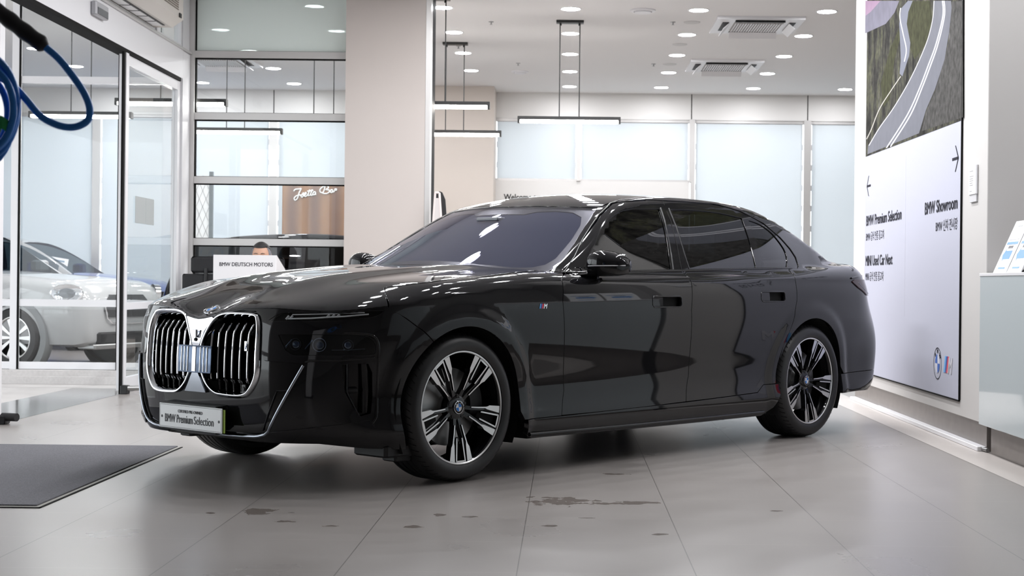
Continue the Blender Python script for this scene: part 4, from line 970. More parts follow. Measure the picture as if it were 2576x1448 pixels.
landm=land(); roadm=mat('road_print',(.17,.175,.20),rough=.75,ior=1.12,noise=.12,nscale=9); roadd=mat('road_print_far',(.19,.20,.24),rough=.75,ior=1.12); linem=mat('line_print',(.62,.62,.66),rough=.75,ior=1.12)
hazem=mat('haze_print',(.19,.185,.23),rough=.75,ior=1.12,noise=.25,nscale=8); rockm=mat('rock_print',(.075,.073,.07),rough=.75,ior=1.12,noise=.9,nscale=22); pinkm=mat('pink_print',(.33,.23,.32),rough=.75,ior=1.12,noise=.1); grassm=mat('grass_print',(.05,.052,.028),rough=.75,ior=1.12,noise=.8,nscale=18)
zT=CEIL-.10
photo=pmesh('landscape_print',[([(Y0+.01,2.058),(Y1-.01,2.085),(Y1-.01,zT),(Y0+.01,zT)],landm,.0112)])
W2=lambda l:[wr(*q) for q in l]
def strip(c,w0,w1,m,off,n=40):
    """band along a pixel polyline, widths in pixels"""
    c=smooth_open(c,n); out=[];out2=[]
    for i,p in enumerate(c):
        a=c[max(i-1,0)]; b=c[min(i+1,len(c)-1)]; d=Vector((b[0]-a[0],b[1]-a[1])).normalized(); w=w0+(w1-w0)*i/(len(c)-1); out.append((p[0]-d.y*w/2,p[1]+d.x*w/2)); out2.append((p[0]+d.y*w/2,p[1]-d.x*w/2))
    return (W2(out+out2[::-1]),m,off)
pmesh('print_scenery',[(W2([(2177,2),(2262,2),(2250,32),(2228,60),(2176,84)]),hazem,.0116),(W2([(2177,2),(2215,2),(2190,30),(2177,40)]),pinkm,.0119),
  (W2([(2262,70),(2290,2),(2250,150),(2238,250),(2222,270),(2215,210),(2240,120)]),grassm,.0117),(W2([(2286,4),(2340,2),(2345,60),(2330,110),(2300,150),(2290,120),(2278,60)]),grassm,.0117),
  (W2([(2390,4),(2422,2),(2422,295),(2318,330),(2330,280),(2352,230),(2372,160),(2390,90)]),rockm,.0117)],photo)
pmesh('print_road',[(W2([(2262,60),(2268,20),(2284,2),(2296,2),(2285,30),(2281,60),(2290,108),(2287,140),(2270,192),(2263,185),(2266,150),(2264,100)]),roadd,.0120),
  (W2([(2348,2),(2392,2),(2394,20),(2388,80),(2376,150),(2352,225),(2330,275),(2312,335),(2182,388),(2184,366),(2212,322),(2250,268),(2292,195),(2330,110),(2346,50)]),roadm,.0122)],photo)
pmesh('print_lines',[strip([(2371,2),(2372,40),(2355,110),(2335,165),(2312,225),(2282,290),(2230,372)],3,3,linem,.0126),strip([(2375,2),(2376,40),(2360,110),(2341,165),(2318,225),(2290,290),(2240,369)],3,3,linem,.0126),
  strip([(2266,20),(2264,45),(2272,85),(2280,125),(2275,155)],2.5,2.5,linem,.0126),strip([(2350,2),(2346,50),(2330,110),(2292,195),(2250,268),(2212,322),(2186,366)],1.6,2,linem,.0126),strip([(2266,192),(2240,230),(2212,275),(2192,325),(2180,350)],2,2,mat('fence_print',(.50,.48,.44),rough=.75,ior=1.12),.0126)],photo)
ptx=mat('poster_ink',(.04,.04,.05),rough=.8,ior=1.12); dn=(0,-1,0); upz=(0,0,1); xo=XR-.0115
def ptext(b,size,Y,z,bold=0,sx=1.0,al='LEFT',fit=None):
    o=text('poster_text',b,size,(-.0115,Y-11.2,z-.27),dn,upz,ptx,parent=po,bold=bold,sx=sx,align=al,fit=fit,ext=.0002); return o
ptext('BMW Premium Selection',.118,12.71,1.500,.004,fit=1.34); ptext('BMW 공식 인증 중고차',.085,12.71,1.375,0,fit=.72)
ptext('MINI Used Car Next',.118,12.72,1.165,.004,fit=1.05); ptext('MINI 공식 인증 중고차',.085,12.72,1.043,0,fit=.72)
ptext('BMW Showroom',.118,9.735,1.500,.004,.97,'RIGHT',fit=.89); ptext('BMW 신차 전시장',.085,9.735,1.372,0,.74,'RIGHT',fit=.57)
def arrow(Y,z,d):
    # d=+1 points to +y (left in the photo)
    mb=MB()
    for pts in ([(0,0),(.075,.085),(.093,.085),(.020,0)],[(0,0),(.020,0),(.093,-.085),(.075,-.085)],[(.01,.009),(.165,.009),(.165,-.009),(.01,-.009)]):
        q=[(-.0118,(Y-11.2)-d*a,z-.27+b) for a,b in pts]; n=len(q)
        mb.add(q,[tuple(range(n))],ptx)
    mb.build('arrow_mark',po)
arrow(12.70,1.830,1); arrow(9.72,1.825,-1)
# flat roundel and M stripe at the foot of the poster
mb=MB(); c=(10.22-11.2,.475-.27); rr=.108
def ann(r0,r1,m,o,a0=0,a1=360,n=48):
    vs=[];fs=[]
    for i in range(n+1):
        a=radians(a0+(a1-a0)*i/n)
        for r in (r0,r1): vs.append((-o,c[0]-r*cos(a),c[1]+r*sin(a)))
    for i in range(n): fs.append((2*i,2*i+1,2*i+3,2*i+2))
    mb.add(vs,fs,m)
ann(rr*.94,rr,ptx,.0120); ann(0,rr*.60,mat('poster_pale',(.70,.71,.80),rough=.4),.0118); lb=mat('poster_blue',(.02,.12,.50),rough=.4); ann(0,rr*.58,lb,.0122,90,180,16); ann(0,rr*.58,lb,.0122,270,360,16)
mk=mb.build('printed_roundel',po)
for ch,a in (('B',135),('M',90),('W',45)):
    A=radians(a); text('roundel_letter',ch,.038,(-.0121,c[0]-(rr*.64)*cos(A)+ .012*sin(A),c[1]+(rr*.64)*sin(A)+.012*cos(A)*(1 if ch!='M' else 0)),(0,-sin(A),-cos(A)),(0,-cos(A),sin(A)),ptx,parent=mk,bold=.0008)
mb=MB()
for u0,u1,mm in ((0,.11,mat('m_light_blue',(.10,.42,.85))),(.11,.22,mat('m_dark_blue',(.02,.05,.30))),(.22,.33,mat('m_red',(.75,.03,.05)))):
    y=lambda u:10.055-11.2-u*.33; mb.add([(-.0122,y(u0),.425-.27),(-.0122,y(u1),.425-.27),(-.0122,y(u1)-.04,.535-.27),(-.0122,y(u0)-.04,.535-.27)],[(0,1,2,3)],mm)
mk=mb.build('printed_stripe',po); text('stripe_letter','M',.152,(-.0122,10.055-11.2-.105,.425-.27),dn,upz,mat('poster_silver',(.60,.60,.66),rough=.3),parent=mk,bold=.004,shear=.3,sx=.92)
# small white notice plate
pq=empty('notice_plate',(XR,9.37,1.65),label='small white acrylic notice plate on the partition beside the poster',cat='sign'); mb=MB(); mb.box(-.018,0,-.082,.082,-.085,.10,framew,bev=.006); mb.box(-.012,0,-.075,.075,-.13,-.085,mat('notice_grey',(.60,.60,.62),rough=.4),bev=.002); mb.build('plate',pq)
mb=MB()
for z,w in ((.062,.05),(.030,.055),(.015,.045),(.002,.05),(-.012,.04),(-.025,.045),(-.062,.03)): mb.box(-.0188,-.0178,.055-w*1.6,.055,z-.002,z+.002,mat('notice_ink',(.35,.35,.36)))
mb.build('print_lines',pq)
# ---- reception counter at the right edge
gw=mat('counter_glass_white',(.62,.68,.70),rough=.08,coat=.3); cn=empty('reception_counter',(2.9,7.0,0),label='pale grey glass fronted reception counter on a steel plinth at the right edge',cat='counter')
mb=MB(); mb.box(2.475-2.9,.9,-2.2,9.04-7,.175,1.072,gw,bev=.004); mb.box(2.475-2.9-.004,.9,-2.2,9.045-7,1.058,1.076,framew,bev=.003); mb.build('body',cn)
mb=MB(); mb.box(2.545-2.9,.86,-2.15,9.02-7,0,.18,steel); mb.build('plinth',cn)
# leaflet board on the counter
def leaflet_board(nm,y0,y1,lbl):
    b=empty(nm,(2.52,(y0+y1)/2,1.076),label=lbl,cat='leaflet',group=None); hw=(y1-y0)/2; h_=.335; an=radians(24)
    M=Matrix.Rotation(an,4,'Y'); mb=MB(); mb.box(-.003,.003,-hw,hw,.0,h_,mat('leaflet_paper',(.83,.84,.86),rough=.4),M=M); mb.build('sheet',b)
    ac=mat('arrow_blue',(.06,.24,.62),rough=.4); mb=MB()
    zc=.115; q=[(-.0035,hw*.62,zc-.045),(-.0035,hw*.62,zc+.04)]
    pts=[(hw*.72,zc),(hw*.42,zc+.045),(hw*.42,zc+.026),(-hw*.55,zc+.026),(-hw*.55,zc-.028),(hw*.42,zc-.028),(hw*.42,zc-.047)]
    mb.add([tuple(M@Vector((-.0036,a,c_))) for a,c_ in pts],[tuple(t_) for t_ in tri2d(pts)],ac); mb.build('arrow_mark',b)
    mb=MB(); ink=mat('leaflet_blue_ink',(.15,.32,.62)); ink2=mat('leaflet_ink',(.12,.12,.13))
    for z,w,mm,th in ((.215,.66,mat('leaflet_grey_ink',(.5,.5,.52)),.004),(.190,.80,ink,.008),(.165,.34,ink2,.008),(.30,.30,mat('leaflet_grey_ink',(.5,.5,.52)),.003),(.03,.5,ink,.005)):
        mb.box(-.0042,-.0032,-hw*w,hw*w,z-th,z+th,mm,M=M)
    mb.build('print_lines',b); return b
leaflet_board('leaflet',8.66,8.92,'white leaflet with a blue arrow, the one nearer the partition, propped on the counter')
leaflet_board('leaflet',8.38,8.64,'white leaflet with a blue arrow, the one nearer the photo edge, propped on the counter')
st=empty('leaflet_easel',(2.72,8.5,1.076),label='black wire easel behind the leaflets on the counter',cat='stand'); mb=MB(); mb.tube([(.10,-.02,.006),(-.02,-.02,.26)],.008,dark); mb.tube([(.10,.28,.006),(-.02,.28,.26)],.008,dark); mb.box(-.1,.12,-.05,.32,0,.02,dark,bev=.004); mb.build('frame',st)
mb=MB(); mb.tube([(-.05,-.06,.03),(-.02,-.15,.045),(.05,-.22,.03),(.12,-.25,.006)],.004,mat('grey_cable',(.5,.5,.5))); mb.build('cable',st)
# ---- structural column and its steel post
mb=MB(); mb.box(-2.20,-1.412,14.90,15.45,0,CEIL,mat('column_paint',(.54,.49,.46),rough=.6,noise=.02,nscale=2)); mb.build('wall_column',kind='structure')
mb=MB(); mb.box(-1.410,-1.362,14.90,15.10,0,CEIL,framea); mb.box(-1.40,-1.36,15.10,15.4,0,CEIL,gasket); mb.build('trim_3',kind='structure')
# ---- inner glass front facing the camera
mb=MB(); fx0,fx1=XL,-2.19; rails=(3.266,2.642,1.997,1.373,.70,.05)
mb.box(fx0-.03,fx0+.04,YF-.05,YF+.07,0,CEIL,framea)
for z in rails: mb.box(fx0,fx1,YF-.03,YF+.05,z-.035,z+.035,framea); mb.box(fx0,fx1,YF-.012,YF+.03,z-.047,z-.035,gasket); mb.box(fx0,fx1,YF-.012,YF+.03,z+.035,z+.040,gasket)
mb.box(fx0+.04,fx0+.052,YF-.012,YF+.03,0,CEIL,gasket)
fr=mb.build('window_9',kind='structure'); zs_=[CEIL]+list(rails)
for i in range(len(rails)):
    mb=MB(); mb.box(fx0+.05,fx1,YF+.005,YF+.013,zs_[i+1]+.038,zs_[i]-.045 if i else CEIL,pale_glass if i==0 else arch_glass); mb.build('glass_pane',fr)
# ---- left wall: header, sliding door, side glazing
mb=MB(); mb.box(XL-.12,XL+.0,8.0,14.95,2.975,3.255,framew); mb.box(XL-.12,XL+.02,8.3,YF-.06,3.256,3.275,framea); mb.box(XL-.12,XL-.004,8.0,14.9,2.942,2.974,gasket); mb.build('trim_4',kind='structure')
mb=MB(); mb.box(XL-.10,XL,14.952,YF-.055,0,3.25,framew); mb.box(XL-.10,XL-.01,14.98,YF-.055,3.28,CEIL,framew); mb.box(XL-.1,XL,14.0,14.08,3.27,CEIL,framew); mb.build('trim_5',kind='structure')
def side_glass(n,y0,y1,z0,z1,fw=.06,mid=None,x=XL-.05):
    mb=MB(); mb.box(x-.03,x+.03,y0,y0+fw,z0,z1,framew); mb.box(x-.03,x+.03,y1-fw,y1,z0,z1,framew); mb.box(x-.029,x+.029,y0+fw,y1-fw,z0,z0+fw*1.2,framew); mb.box(x-.029,x+.029,y0+fw,y1-fw,z1-fw,z1,framew)
    if mid: mb.box(x-.029,x+.029,y0+fw,y1-fw,mid-.03,mid+.03,framew)
    o=mb.build(n,kind='structure'); mb=MB(); mb.box(x-.004,x+.004,y0+fw,y1-fw,z0+fw,z1-fw,arch_glass); mb.build('glass_pane',o); return o
side_glass('door_1',13.10,14.93,.02,2.94,.09,mid=.75)
side_glass('door_2',8.3,10.28,.02,2.94,.09,mid=.75)
mb=MB(); mb.box(XL-.12,XL,-3,5.58,0,CEIL,mat('wall_left_grey',(.30,.29,.28),rough=.6)); mb.build('wall_left',kind='structure')
side_glass('window_14',11.6,14.0,3.275,CEIL,.03); side_glass('window_15',14.06,14.97,3.275,CEIL,.03); side_glass('window_10',5.6,8.28,0,3.255,.07,mid=.75); side_glass('window_16',5.6,11.6,3.275,CEIL,.03)
mb=MB(); mb.box(XL-.015,XL+.006,13.02,13.098,0,2.94,framew); mb.box(XL-.02,XL-.002,12.97,13.018,0,2.94,gasket); mb.build('trim_6',kind='structure')
mb=MB(); mb.tube([(XL+.05,12.98,.05),(XL+.14,13.02,.05)],.022,alu2,seg=12); mb.box(XL+.0,XL+.06,12.94,13.04,0,.075,dark,bev=.008); mb.build('door_stop',label='small metal door stop at the foot of the far door post',cat='door stop')
mb=MB(); mb.tube([(XL+.02,10.2,.05),(XL+.13,10.16,.05)],.028,dark,seg=12); mb.box(XL-.02,XL+.05,10.16,10.26,0,.06,dark,bev=.008); mb.build('door_stop',label='small black door stop at the foot of the near sliding door, left edge',cat='door stop')
# door sensor and wall unit
sn=empty('door_sensor',(XL,12.2,3.15),label='small grey motion sensor box on the white beam above the door',cat='sensor'); mb=MB(); mb.box(0,.05,-.16,.16,-.055,.055,mat('sensor_case',(.40,.40,.42),rough=.3),bev=.012); mb.box(.05,.056,-.13,.13,-.045,.01,mat('sensor_window',(.12,.12,.13),rough=.1),bev=.002); mb.build('case',sn)
au=empty('air_curtain_unit',(XL,13.1,3.30),label='white air curtain unit with a slatted grille hung above the sliding door',cat='air curtain'); mb=MB(); cream=mat('unit_casing',(.62,.59,.55),rough=.45)
mb.prism([(.0,.0),(.17,.0),(.27,.07),(.27,.62),(0,.62)],-.78,.72,cream,M=Matrix(((1,0,0,0),(0,0,-1,0),(0,1,0,0),(0,0,0,1)))); mb.build('casing',au)
mb=MB()
for i in range(22): mb.box(.270,.276,-.70,.60,.13+i*.021,.140+i*.021,mat('grille_dark',(.22,.19,.16),rough=.5))
mb.build('grille',au); mb=MB()
for i in range(5): mb.box(.03,.12,-.62+i*.26,-.40+i*.26,-.008,.0,mat('slot_grey',(.75,.75,.76),rough=.3),bev=.002)
mb.box(.02,.14,-.70,.64,-.004,.001,dark); mb.build('outlet',au); mb=MB(); mb.box(.276,.28,.62,.69,.07,.11,dark); mb.build('badge',au)
# ---- outside: paving, kerb and the outer shop front
pave=mat('paving',(.52,.50,.49),rough=.6,noise=.08,nscale=4); mb=MB(); mb.box(-40,XL,-20,14.4,-.15,-.015,pave); mb.box(-40,-10.2,14.4,40,-.15,-.015,pave); mb.box(-40,40,YB+.3,60,-.15,-.02,pave); mb.build('ground',kind='structure')
mb=MB(); mb.box(XL-.62,XL,9.6,13.6,-.014,.002,mat('wet_granite',(.20,.21,.21),rough=.12,noise=.2,nscale=5)); mb.build('trim_7',kind='structure')
mb=MB(); mb.box(-10.2,XL-.05,14.35,14.60,-.02,.055,mat('kerb_stone',(.60,.58,.57),rough=.6,noise=.15,nscale=40)); mb.box(-10.2,XL-.05,14.44,14.66,.055,.108,mat('kerb_stone',(.60,.58,.57))); mb.build('trim_8',kind='structure')
mb=MB(); ys_=14.60
for x in (-4.29,-5.33,-5.62,-7.3,-9.0,-10.15): mb.box(x-.033,x+.033,ys_-.04,ys_+.04,.108,CEIL,framew)
for z in (.75,.145,2.9): mb.box(-10.2,XL-.12,ys_-.035,ys_+.035,z-.033,z+.033,framew)
for x in (-4.33,-5.285): mb.box(x-.008,x+.008,ys_-.045,ys_-.03,.11,CEIL,gasket)
ow=mb.build('window_17',kind='structure')
for a,b in ((-5.30,-4.32),(-4.26,XL-.1),(-7.27,-5.65),(-8.97,-7.33)):
    for z0,z1 in ((.18,.72),(.78,2.87),(2.93,CEIL)): mb=MB(); mb.box(a,b,ys_-.004,ys_+.004,z0,z1,arch_glass); mb.build('glass_pane',ow)
# ---- door mat
mt=mat('mat_pile',(.135,.135,.15),rough=.95,noise=.75,nscale=160,bump=.6,bscale=260)
ma=empty('door_mat',(-3.05,7.7,0),label='dark grey carpet door mat with a thin rubber border on the tiles at the left',cat='mat')
mb=MB(); mb.box(-1.05+.3,.772,-1.175,1.195,0.002,.010,mt,bev=.003); mb.build('pile',ma); mb=MB(); mb.box(-.75,.79,-1.20,1.20,0.0,.004,mat('mat_rubber',(.36,.35,.32),rough=.5)); mb.box(-.75,.80,-1.215,-1.20,0,.003,gasket); mb.box(.79,.80,-1.215,1.2,0,.003,gasket); mb.build('border',ma)
# ---- ceiling fittings
def downlight(x,y,mn,es_):
    o=empty('downlight',(x,y,CEIL)); mb=MB(); mb.lathe([(.098,-.001),(.100,-.006),(.112,-.006),(.118,0)],framew,seg=28); mb.build('trim_ring',o)
    mb=MB(); mb.lathe([(0,-.004),(.098,-.004)],mat(mn,(.9,.9,.9),emit=(252,252,255),es=es_),seg=28); mb.build('diffuser',o); return o
proto=protf=None
def dup(root,loc,rz=None):
    r=root.copy(); COL.objects.link(r); r.location=loc
    if rz is not None: r.rotation_euler=(0,0,rz)
    for ch in root.children:
        c=ch.copy(); COL.objects.link(c); c.parent=r
        for g_ in ch.children: d=g_.copy(); COL.objects.link(d); d.parent=c
    return r
rows=['nearest row','second row','middle row','fourth row','last row by the windows']
for jj in range(-10,5):
    j=jj if jj>=0 else -1; y=16.01+(1.576*jj if jj>=0 else .788*jj)
    for i in range(-5 if j>=0 else -1,4 if j>=0 else 5):
        x=.015+1.357*i
        if x>8 or (j<0 and x>6) or (jj==-1 and -2.4<x<-1.2) or (j==4 and i==-1) or (jj<0 and y>13.3 and -3<x<-.9): continue
        if i==3 and 0<=j<4: continue
        if j<0 and i>=2 and y>8.8: continue
        if j>=0:
            if proto is None: o=proto=downlight(x,y,'lamp_disc',LAMP)
            else: o=dup(proto,(x,y,CEIL))
        else:
            if protf is None: o=protf=downlight(x,y,'lamp_disc_front',LAMPF)
            else: o=dup(protf,(x,y,CEIL))
        vis=1425+3800*x/max(y,.1)
        if j>=0:
            hall=x<-2.0
            lab='round ceiling downlight, '+rows[j]+', '+({-5:'farthest left over the parked white car',-4:'at the left end of the inner glass',-3:'behind the inner glass midway',-2:'just left of the beige column',-1:'just right of the beige column',0:'above the middle pendant',1:'left of the ceiling cassettes',2:'right of the ceiling cassettes',3:'beside the poster partition'}[i])
            tag(o,lab,'ceiling light','round downlights in the hall ceiling')
        else: tag(o,'round downlight in the ceiling over the black saloon, lighting the tiles around it','ceiling light','round downlights over the saloon')
# linear pendants
blk=mat('pendant_black',(.012,.012,.012),rough=.4)
def pendant(x,y,lab):
    o=empty('linear_pendant',(x,y,CEIL),label=lab,cat='pendant light',group='black linear pendants')
    mb=MB(); mb.box(-.152,.152,-.05,.05,-.03,0,blk,bev=.004); mb.build('canopy',o)
    for s_ in (-1,1): mb=MB(); mb.tube([(s_*.11,0,-.03),(s_*.11,0,-1.07)],.006,blk,seg=8); mb.tube([(s_*.105,0,-.03),(s_*.105,0,-.055)],.012,blk,seg=8); mb.build('rod',o)
    z=-1.115; mb=MB(); mb.box(-.57,.57,-.045,.045,z+.012,z+.050,blk,bev=.003); mb.box(-.57,-.545,-.045,.045,z-.022,z+.012,blk); mb.box(.545,.57,-.045,.045,z-.022,z+.012,blk); mb.build('bar',o)
    mb=MB(); mb.box(-.543,.543,-.040,.040,z-.020,z+.012,mat('led_bar',(.9,.9,.9),emit=(255,250,244),es=LAMP*.35),bev=.006); mb.build('diffuser',o)
    return o
p0=pendant(.01,16.74,'long black linear pendant over the car roof, hung in the middle of the hall')
for x,y,lab in ((-1.372,15.45,'upper black linear pendant right of the beige column'),(-1.38,18.35,'lower black linear pendant right of the beige column, farther back'),(-4.06,15.45,'black linear pendant behind the door glass, its right end showing in the upper inner pane'),
    (-4.04,18.35,'black linear pendant across the third inner pane, left of the beige column'),(-2.71,16.74,'black linear pendant hidden along the rail of the inner glass beside the column'),(-5.40,16.74,'black linear pendant seen through the open doorway behind the blue cable')):
    o=dup(p0,(x,y,CEIL)); o['label']=lab
# round vents and speakers
def vent(x,y,r,lab,grp):
    o=empty('ceiling_vent',(x,y,CEIL),label=lab,cat='vent',group=grp); mb=MB(); mb.lathe([(r,0),(r*.97,-.012),(r*.72,-.02),(r*.70,-.008)],framew,seg=36); mb.build('rim',o); mb=MB(); mb.lathe([(r*.69,-.006),(r*.64,-.006)],dark,seg=36); mb.lathe([(r*.64,-.004),(r*.62,-.03),(0,-.032)],framew,seg=36); mb.build('disc',o)
vent(.78,16.05,.14,'large round white ceiling vent between the middle and right downlights',"round ceiling vents"); vent(-.67,20.8,.12,'round white ceiling vent above the beige wall near the middle pendant',"round ceiling vents"); vent(2.22,20.3,.09,'round white vent just behind the rear ceiling cassette',"round ceiling vents")
def spk(x,y,lab):
    o=empty('ceiling_speaker',(x,y,CEIL),label=lab,cat='speaker',group='flat white ceiling speakers'); mb=MB(); mb.lathe([(.095,0),(.092,-.006),(.08,-.009),(0,-.009)],mat('speaker_white',(.66,.66,.65),rough=.6),seg=32); mb.build('grille',o)
spk(1.36,16.75,'flat round ceiling speaker beside the front ceiling cassette'); spk(1.34,18.3,'flat round ceiling speaker between the two ceiling cassettes'); spk(1.33,19.95,'flat round ceiling speaker beside the rear ceiling cassette')
for x,y,lab in ((-.87,16.85,'tiny ceiling sprinkler left of the middle pendant canopy'),(1.15,16.75,'tiny ceiling sprinkler beside the front speaker'),(-.67,20.0,'tiny ceiling sprinkler in front of the beige wall vent'),(1.12,19.95,'tiny ceiling sprinkler beside the rear speaker'),(-1.36,18.35+.25,'tiny white smoke detector beside the black pendant canopy')):
    o=empty('sprinkler',(x,y,CEIL),label=lab,cat='sprinkler',group='ceiling sprinklers'); mb=MB(); mb.lathe([(.030,0),(.028,-.006),(.010,-.008),(.008,-.03),(.018,-.034),(.0,-.036)],alu2,seg=16); mb.build('head',o)
def cassette(x,y,lab):
    o=empty('ceiling_cassette',(x,y,CEIL),label=lab,cat='air conditioner',group='square ceiling cassettes'); w=.475
    mb=MB(); mb.prism([(-w,-w),(w,-w),(w,w),(-w,w)],-.035,0,framew); mb.prism([(-.27,-.27),(.27,-.27),(.27,.27),(-.27,.27)],-.040,-.030,mat('cassette_grey',(.40,.39,.38),rough=.6)); mb.build('panel',o)
    mb=MB()
    for k in range(19): mb.box(-.255+k*.0283-.006,-.255+k*.0283+.006,-.26,.26,-.052,-.040,framew)
    mb.build('intake_grille',o)
    for k in range(4):
        M=Matrix.Rotation(k*pi/2,4,'Z'); mb=MB(); mb.box(-.27,.27,-.40,-.33,-.040,-.034,dark,M=M); mb.build('outlet',o)
        mb=MB(); mb.box(-.27,.27,-.09,.0,-.004,.004,framew if k else dark,bev=.003,M=M@Matrix.Translation((0,-.325,-.043))@Matrix.Rotation(radians(6 if k==0 else 42),4,'X')); mb.build('louvre',o)
    return o
c0=cassette(2.08,16.8,'square ceiling air conditioner nearer the camera, at the upper right'); c1=dup(c0,(2.05,19.94,CEIL)); c1['label']='square ceiling air conditioner farther back in the hall'
c2=dup(c0,(-4.62,20.0,CEIL)); c2['label']='square ceiling air conditioner behind the inner glass at the left'
# ================================================================== things in the hall
def simple_car(loc,rz,label,pm,body,roofl,wd,wb,xf,rw,clad=None,headl='oval',grp=None,roofm=None,wheelm=None,pale=True):
    """parked car: x runs back from its nose; body = (x, top z) line, roofl = (x, z) greenhouse line"""
    root=empty('parked_car',loc,rz,label=label,cat='car',group=grp); Lc=body[-1][0]
    ft=spl(body); fr_=spl(roofl); hw=wd/2
    def w_of(x):
        u=np.clip(x/.62,0,1); v=np.clip((Lc-x)/.45,0,1); return hw*(.66+.34*(1-(1-u)**2.4)**.5)*(.72+.28*(1-(1-v)**2.2)**.5)
    n=56; xs=np.concatenate([[0,.02,.06],np.linspace(.12,Lc-.12,n-6),[Lc-.06,Lc-.02,Lc]]); mb=MB(); V=[];k=17
    for x in xs:
        w=float(w_of(x)); zt_=float(ft(x)); zb=.24+.0*x; endf=min(1,(x/.10)**.5 if x<.10 else 1,((Lc-x)/.10)**.5 if Lc-x<.10 else 1); zm=.55; 
        prof=[(.80,zb),(.95,zb+.03),(.985,zb+.14),(1.0,.58),(.995,zt_-.22),(.97,zt_-.10),(.90,zt_-.035),(.72,zt_),(0,zt_+.02)]
        prof=[(a*w,zm+(z-zm)*(.80+.20*endf)) for a,z in prof]
        V+=[(x,-a,z) for a,z in prof]+[(x,a,z) for a,z in prof[-2::-1]]
    F=[(i*k+j,(i+1)*k+j,(i+1)*k+j+1,i*k+j+1) for i in range(len(xs)-1) for j in range(k-1)]+[((i+1)*k,i*k,i*k+k-1,(i+1)*k+k-1) for i in range(len(xs)-1)]
    F+=[tuple(range(k)),tuple((len(xs)-1)*k+j for j in range(k-1,-1,-1))]
    mb.add([(v[0],v[1],v[2]) for v in V],[f[::-1] for f in F],pm,smooth=True); mb.build('body',root,split=40)
    # greenhouse
    x0,x1=roofl[0][0],roofl[-1][0]; gs=np.linspace(x0,x1,34); V=[];k=13
    for x in gs:
        zr=float(fr_(x)); zb=float(ft(min(max(x,.1),Lc-.1)))-.03; w=float(w_of(x))*.90; t_=max(zr-zb,.005); tt=min(1,t_/.5); yt=w*(1-.24*tt)
        pr=[(w,zb),(w*(1-.06*tt),zb+t_*.3),(w*(1-.14*tt),zb+t_*.65),(yt,zb+t_*.88),(yt*.93,zb+t_*.965),(yt*.6,zb+t_),(0,zb+t_*1.015)]
        V+=[(x,-a,z) for a,z in pr]+[(x,a,z) for a,z in pr[-2::-1]]
    mg=MB(); gl=glass('car_window_pale',(.42,.47,.50),ior=1.5) if pale else glass('car_window_dark',(.10,.11,.12),ior=1.55); rm=roofm or pm; n_=len(gs)
    for i in range(n_-1):
        for j in range(k-1):
            f=(i*k+j,i*k+j+1,(i+1)*k+j+1,(i+1)*k+j); side=j in (0,1,2,9,10,11); top=j in (4,5,6,7)
            xm=(gs[i]+gs[i+1])/2; zr=float(fr_(xm)); roofz=max(float(fr_(q)) for q in gs); pil=any(abs(xm-q)<.055 for q in ((x0+x1)*.5+.05,)) 
            isroof=zr>roofz-.07
            m_=(gl if (side and not pil and zr-float(ft(xm))>.12) else rm) if side else ((rm if isroof else gl) if top else rm)
            mg.mi(m_); mg.f.append(f); mg.m.append(mg.mi(m_)); mg.sm.append(True)
    mg.v=[tuple(v) for v in V]; mg.build('greenhouse',root,split=40)
    # wheels in dark arches
    for x in (xf,xf+wb):
        for sg in (1,-1):
            w=float(w_of(x)); M=Matrix.Translation((x,sg*(w+.002),rw+.0))@Matrix.Rotation(-pi/2*sg,4,'X')
            mb=MB(); mb.lathe([(rw+.10,-.12),(rw+.10,.004),(rw+.03,.008),(rw+.03,-.10),(0,-.10)],clad or void,seg=40,M=M); mb.build('wheel_arch',root,split=30)
            mb=MB(); mb.lathe([(rw*.66,-.04),(rw*.70,.012),(rw*.92,.016),(rw,-.01),(rw,-.20)],rubber,seg=40,M=M); wh=mb.build('wheel',root,split=30)
            mb=MB(); wm=wheelm or alu; mb.lathe([(rw*.64,.0),(rw*.67,.010),(rw*.70,.008)],wm,seg=40,M=M); mb.lathe([(0,.0),(rw*.16,-.002),(rw*.18,-.03)],wm,seg=24,M=M); mb.lathe([(0,-.06),(rw*.66,-.06),(rw*.66,0)],void,seg=30,M=M)
            for q in range(10):
                a=2*pi*q/10; d=Vector((cos(a),sin(a),0)); e=Vector((-sin(a),cos(a),0)); r0,r1=rw*.10,rw*.655
                vs=[d*r0+e*.010,d*r0-e*.010,d*r1-e*.024,d*r1+e*.024]; vs=[v+Vector((0,0,-.004)) for v in vs]+[v+Vector((0,0,-.03)) for v in vs]
                mb.add(vs,[(3,2,1,0),(4,5,6,7),(0,1,5,4),(2,3,7,6),(1,2,6,5),(3,0,4,7)],wm,M=M)
            mb.build('rim',wh)
    # lamps and grille at the nose
    for sg in (1,-1):
        xx=.22; w=float(w_of(xx)); zc=float(ft(xx))-.13
        M=Matrix.Translation((xx-.05,sg*(w*.97),zc))@Matrix.Rotation(sg*radians(-48),4,'Z')@Matrix.Rotation(-pi/2,4,'Y')@Matrix.Diagonal((.78,1.35,1,1))
        mb=MB(); mb.lathe([(.02,.005),(.10,.012),(.118,.02),(.128,.012),(.132,-.05)],chrome,seg=36,M=M); mb.lathe([(0,.012),(.06,.018),(.07,.006),(.10,.006)],mat('head_lamp_inner',(.30,.33,.36),rough=.1,metal=.6),seg=32,M=M); mb.build('head_lamp',root)
    mb=MB(); zg=float(ft(.05))-.20; mb.prism([(-.36,-.10),(-.28,-.16),(.28,-.16),(.36,-.10),(.40,.02),(.33,.09),(-.33,.09),(-.40,.02)],-.05,.02,piano,M=Matrix.Translation((.0,0,zg))@Matrix.Rotation(-pi/2,4,'Y')@Matrix.Rotation(pi/2,4,'Z'))
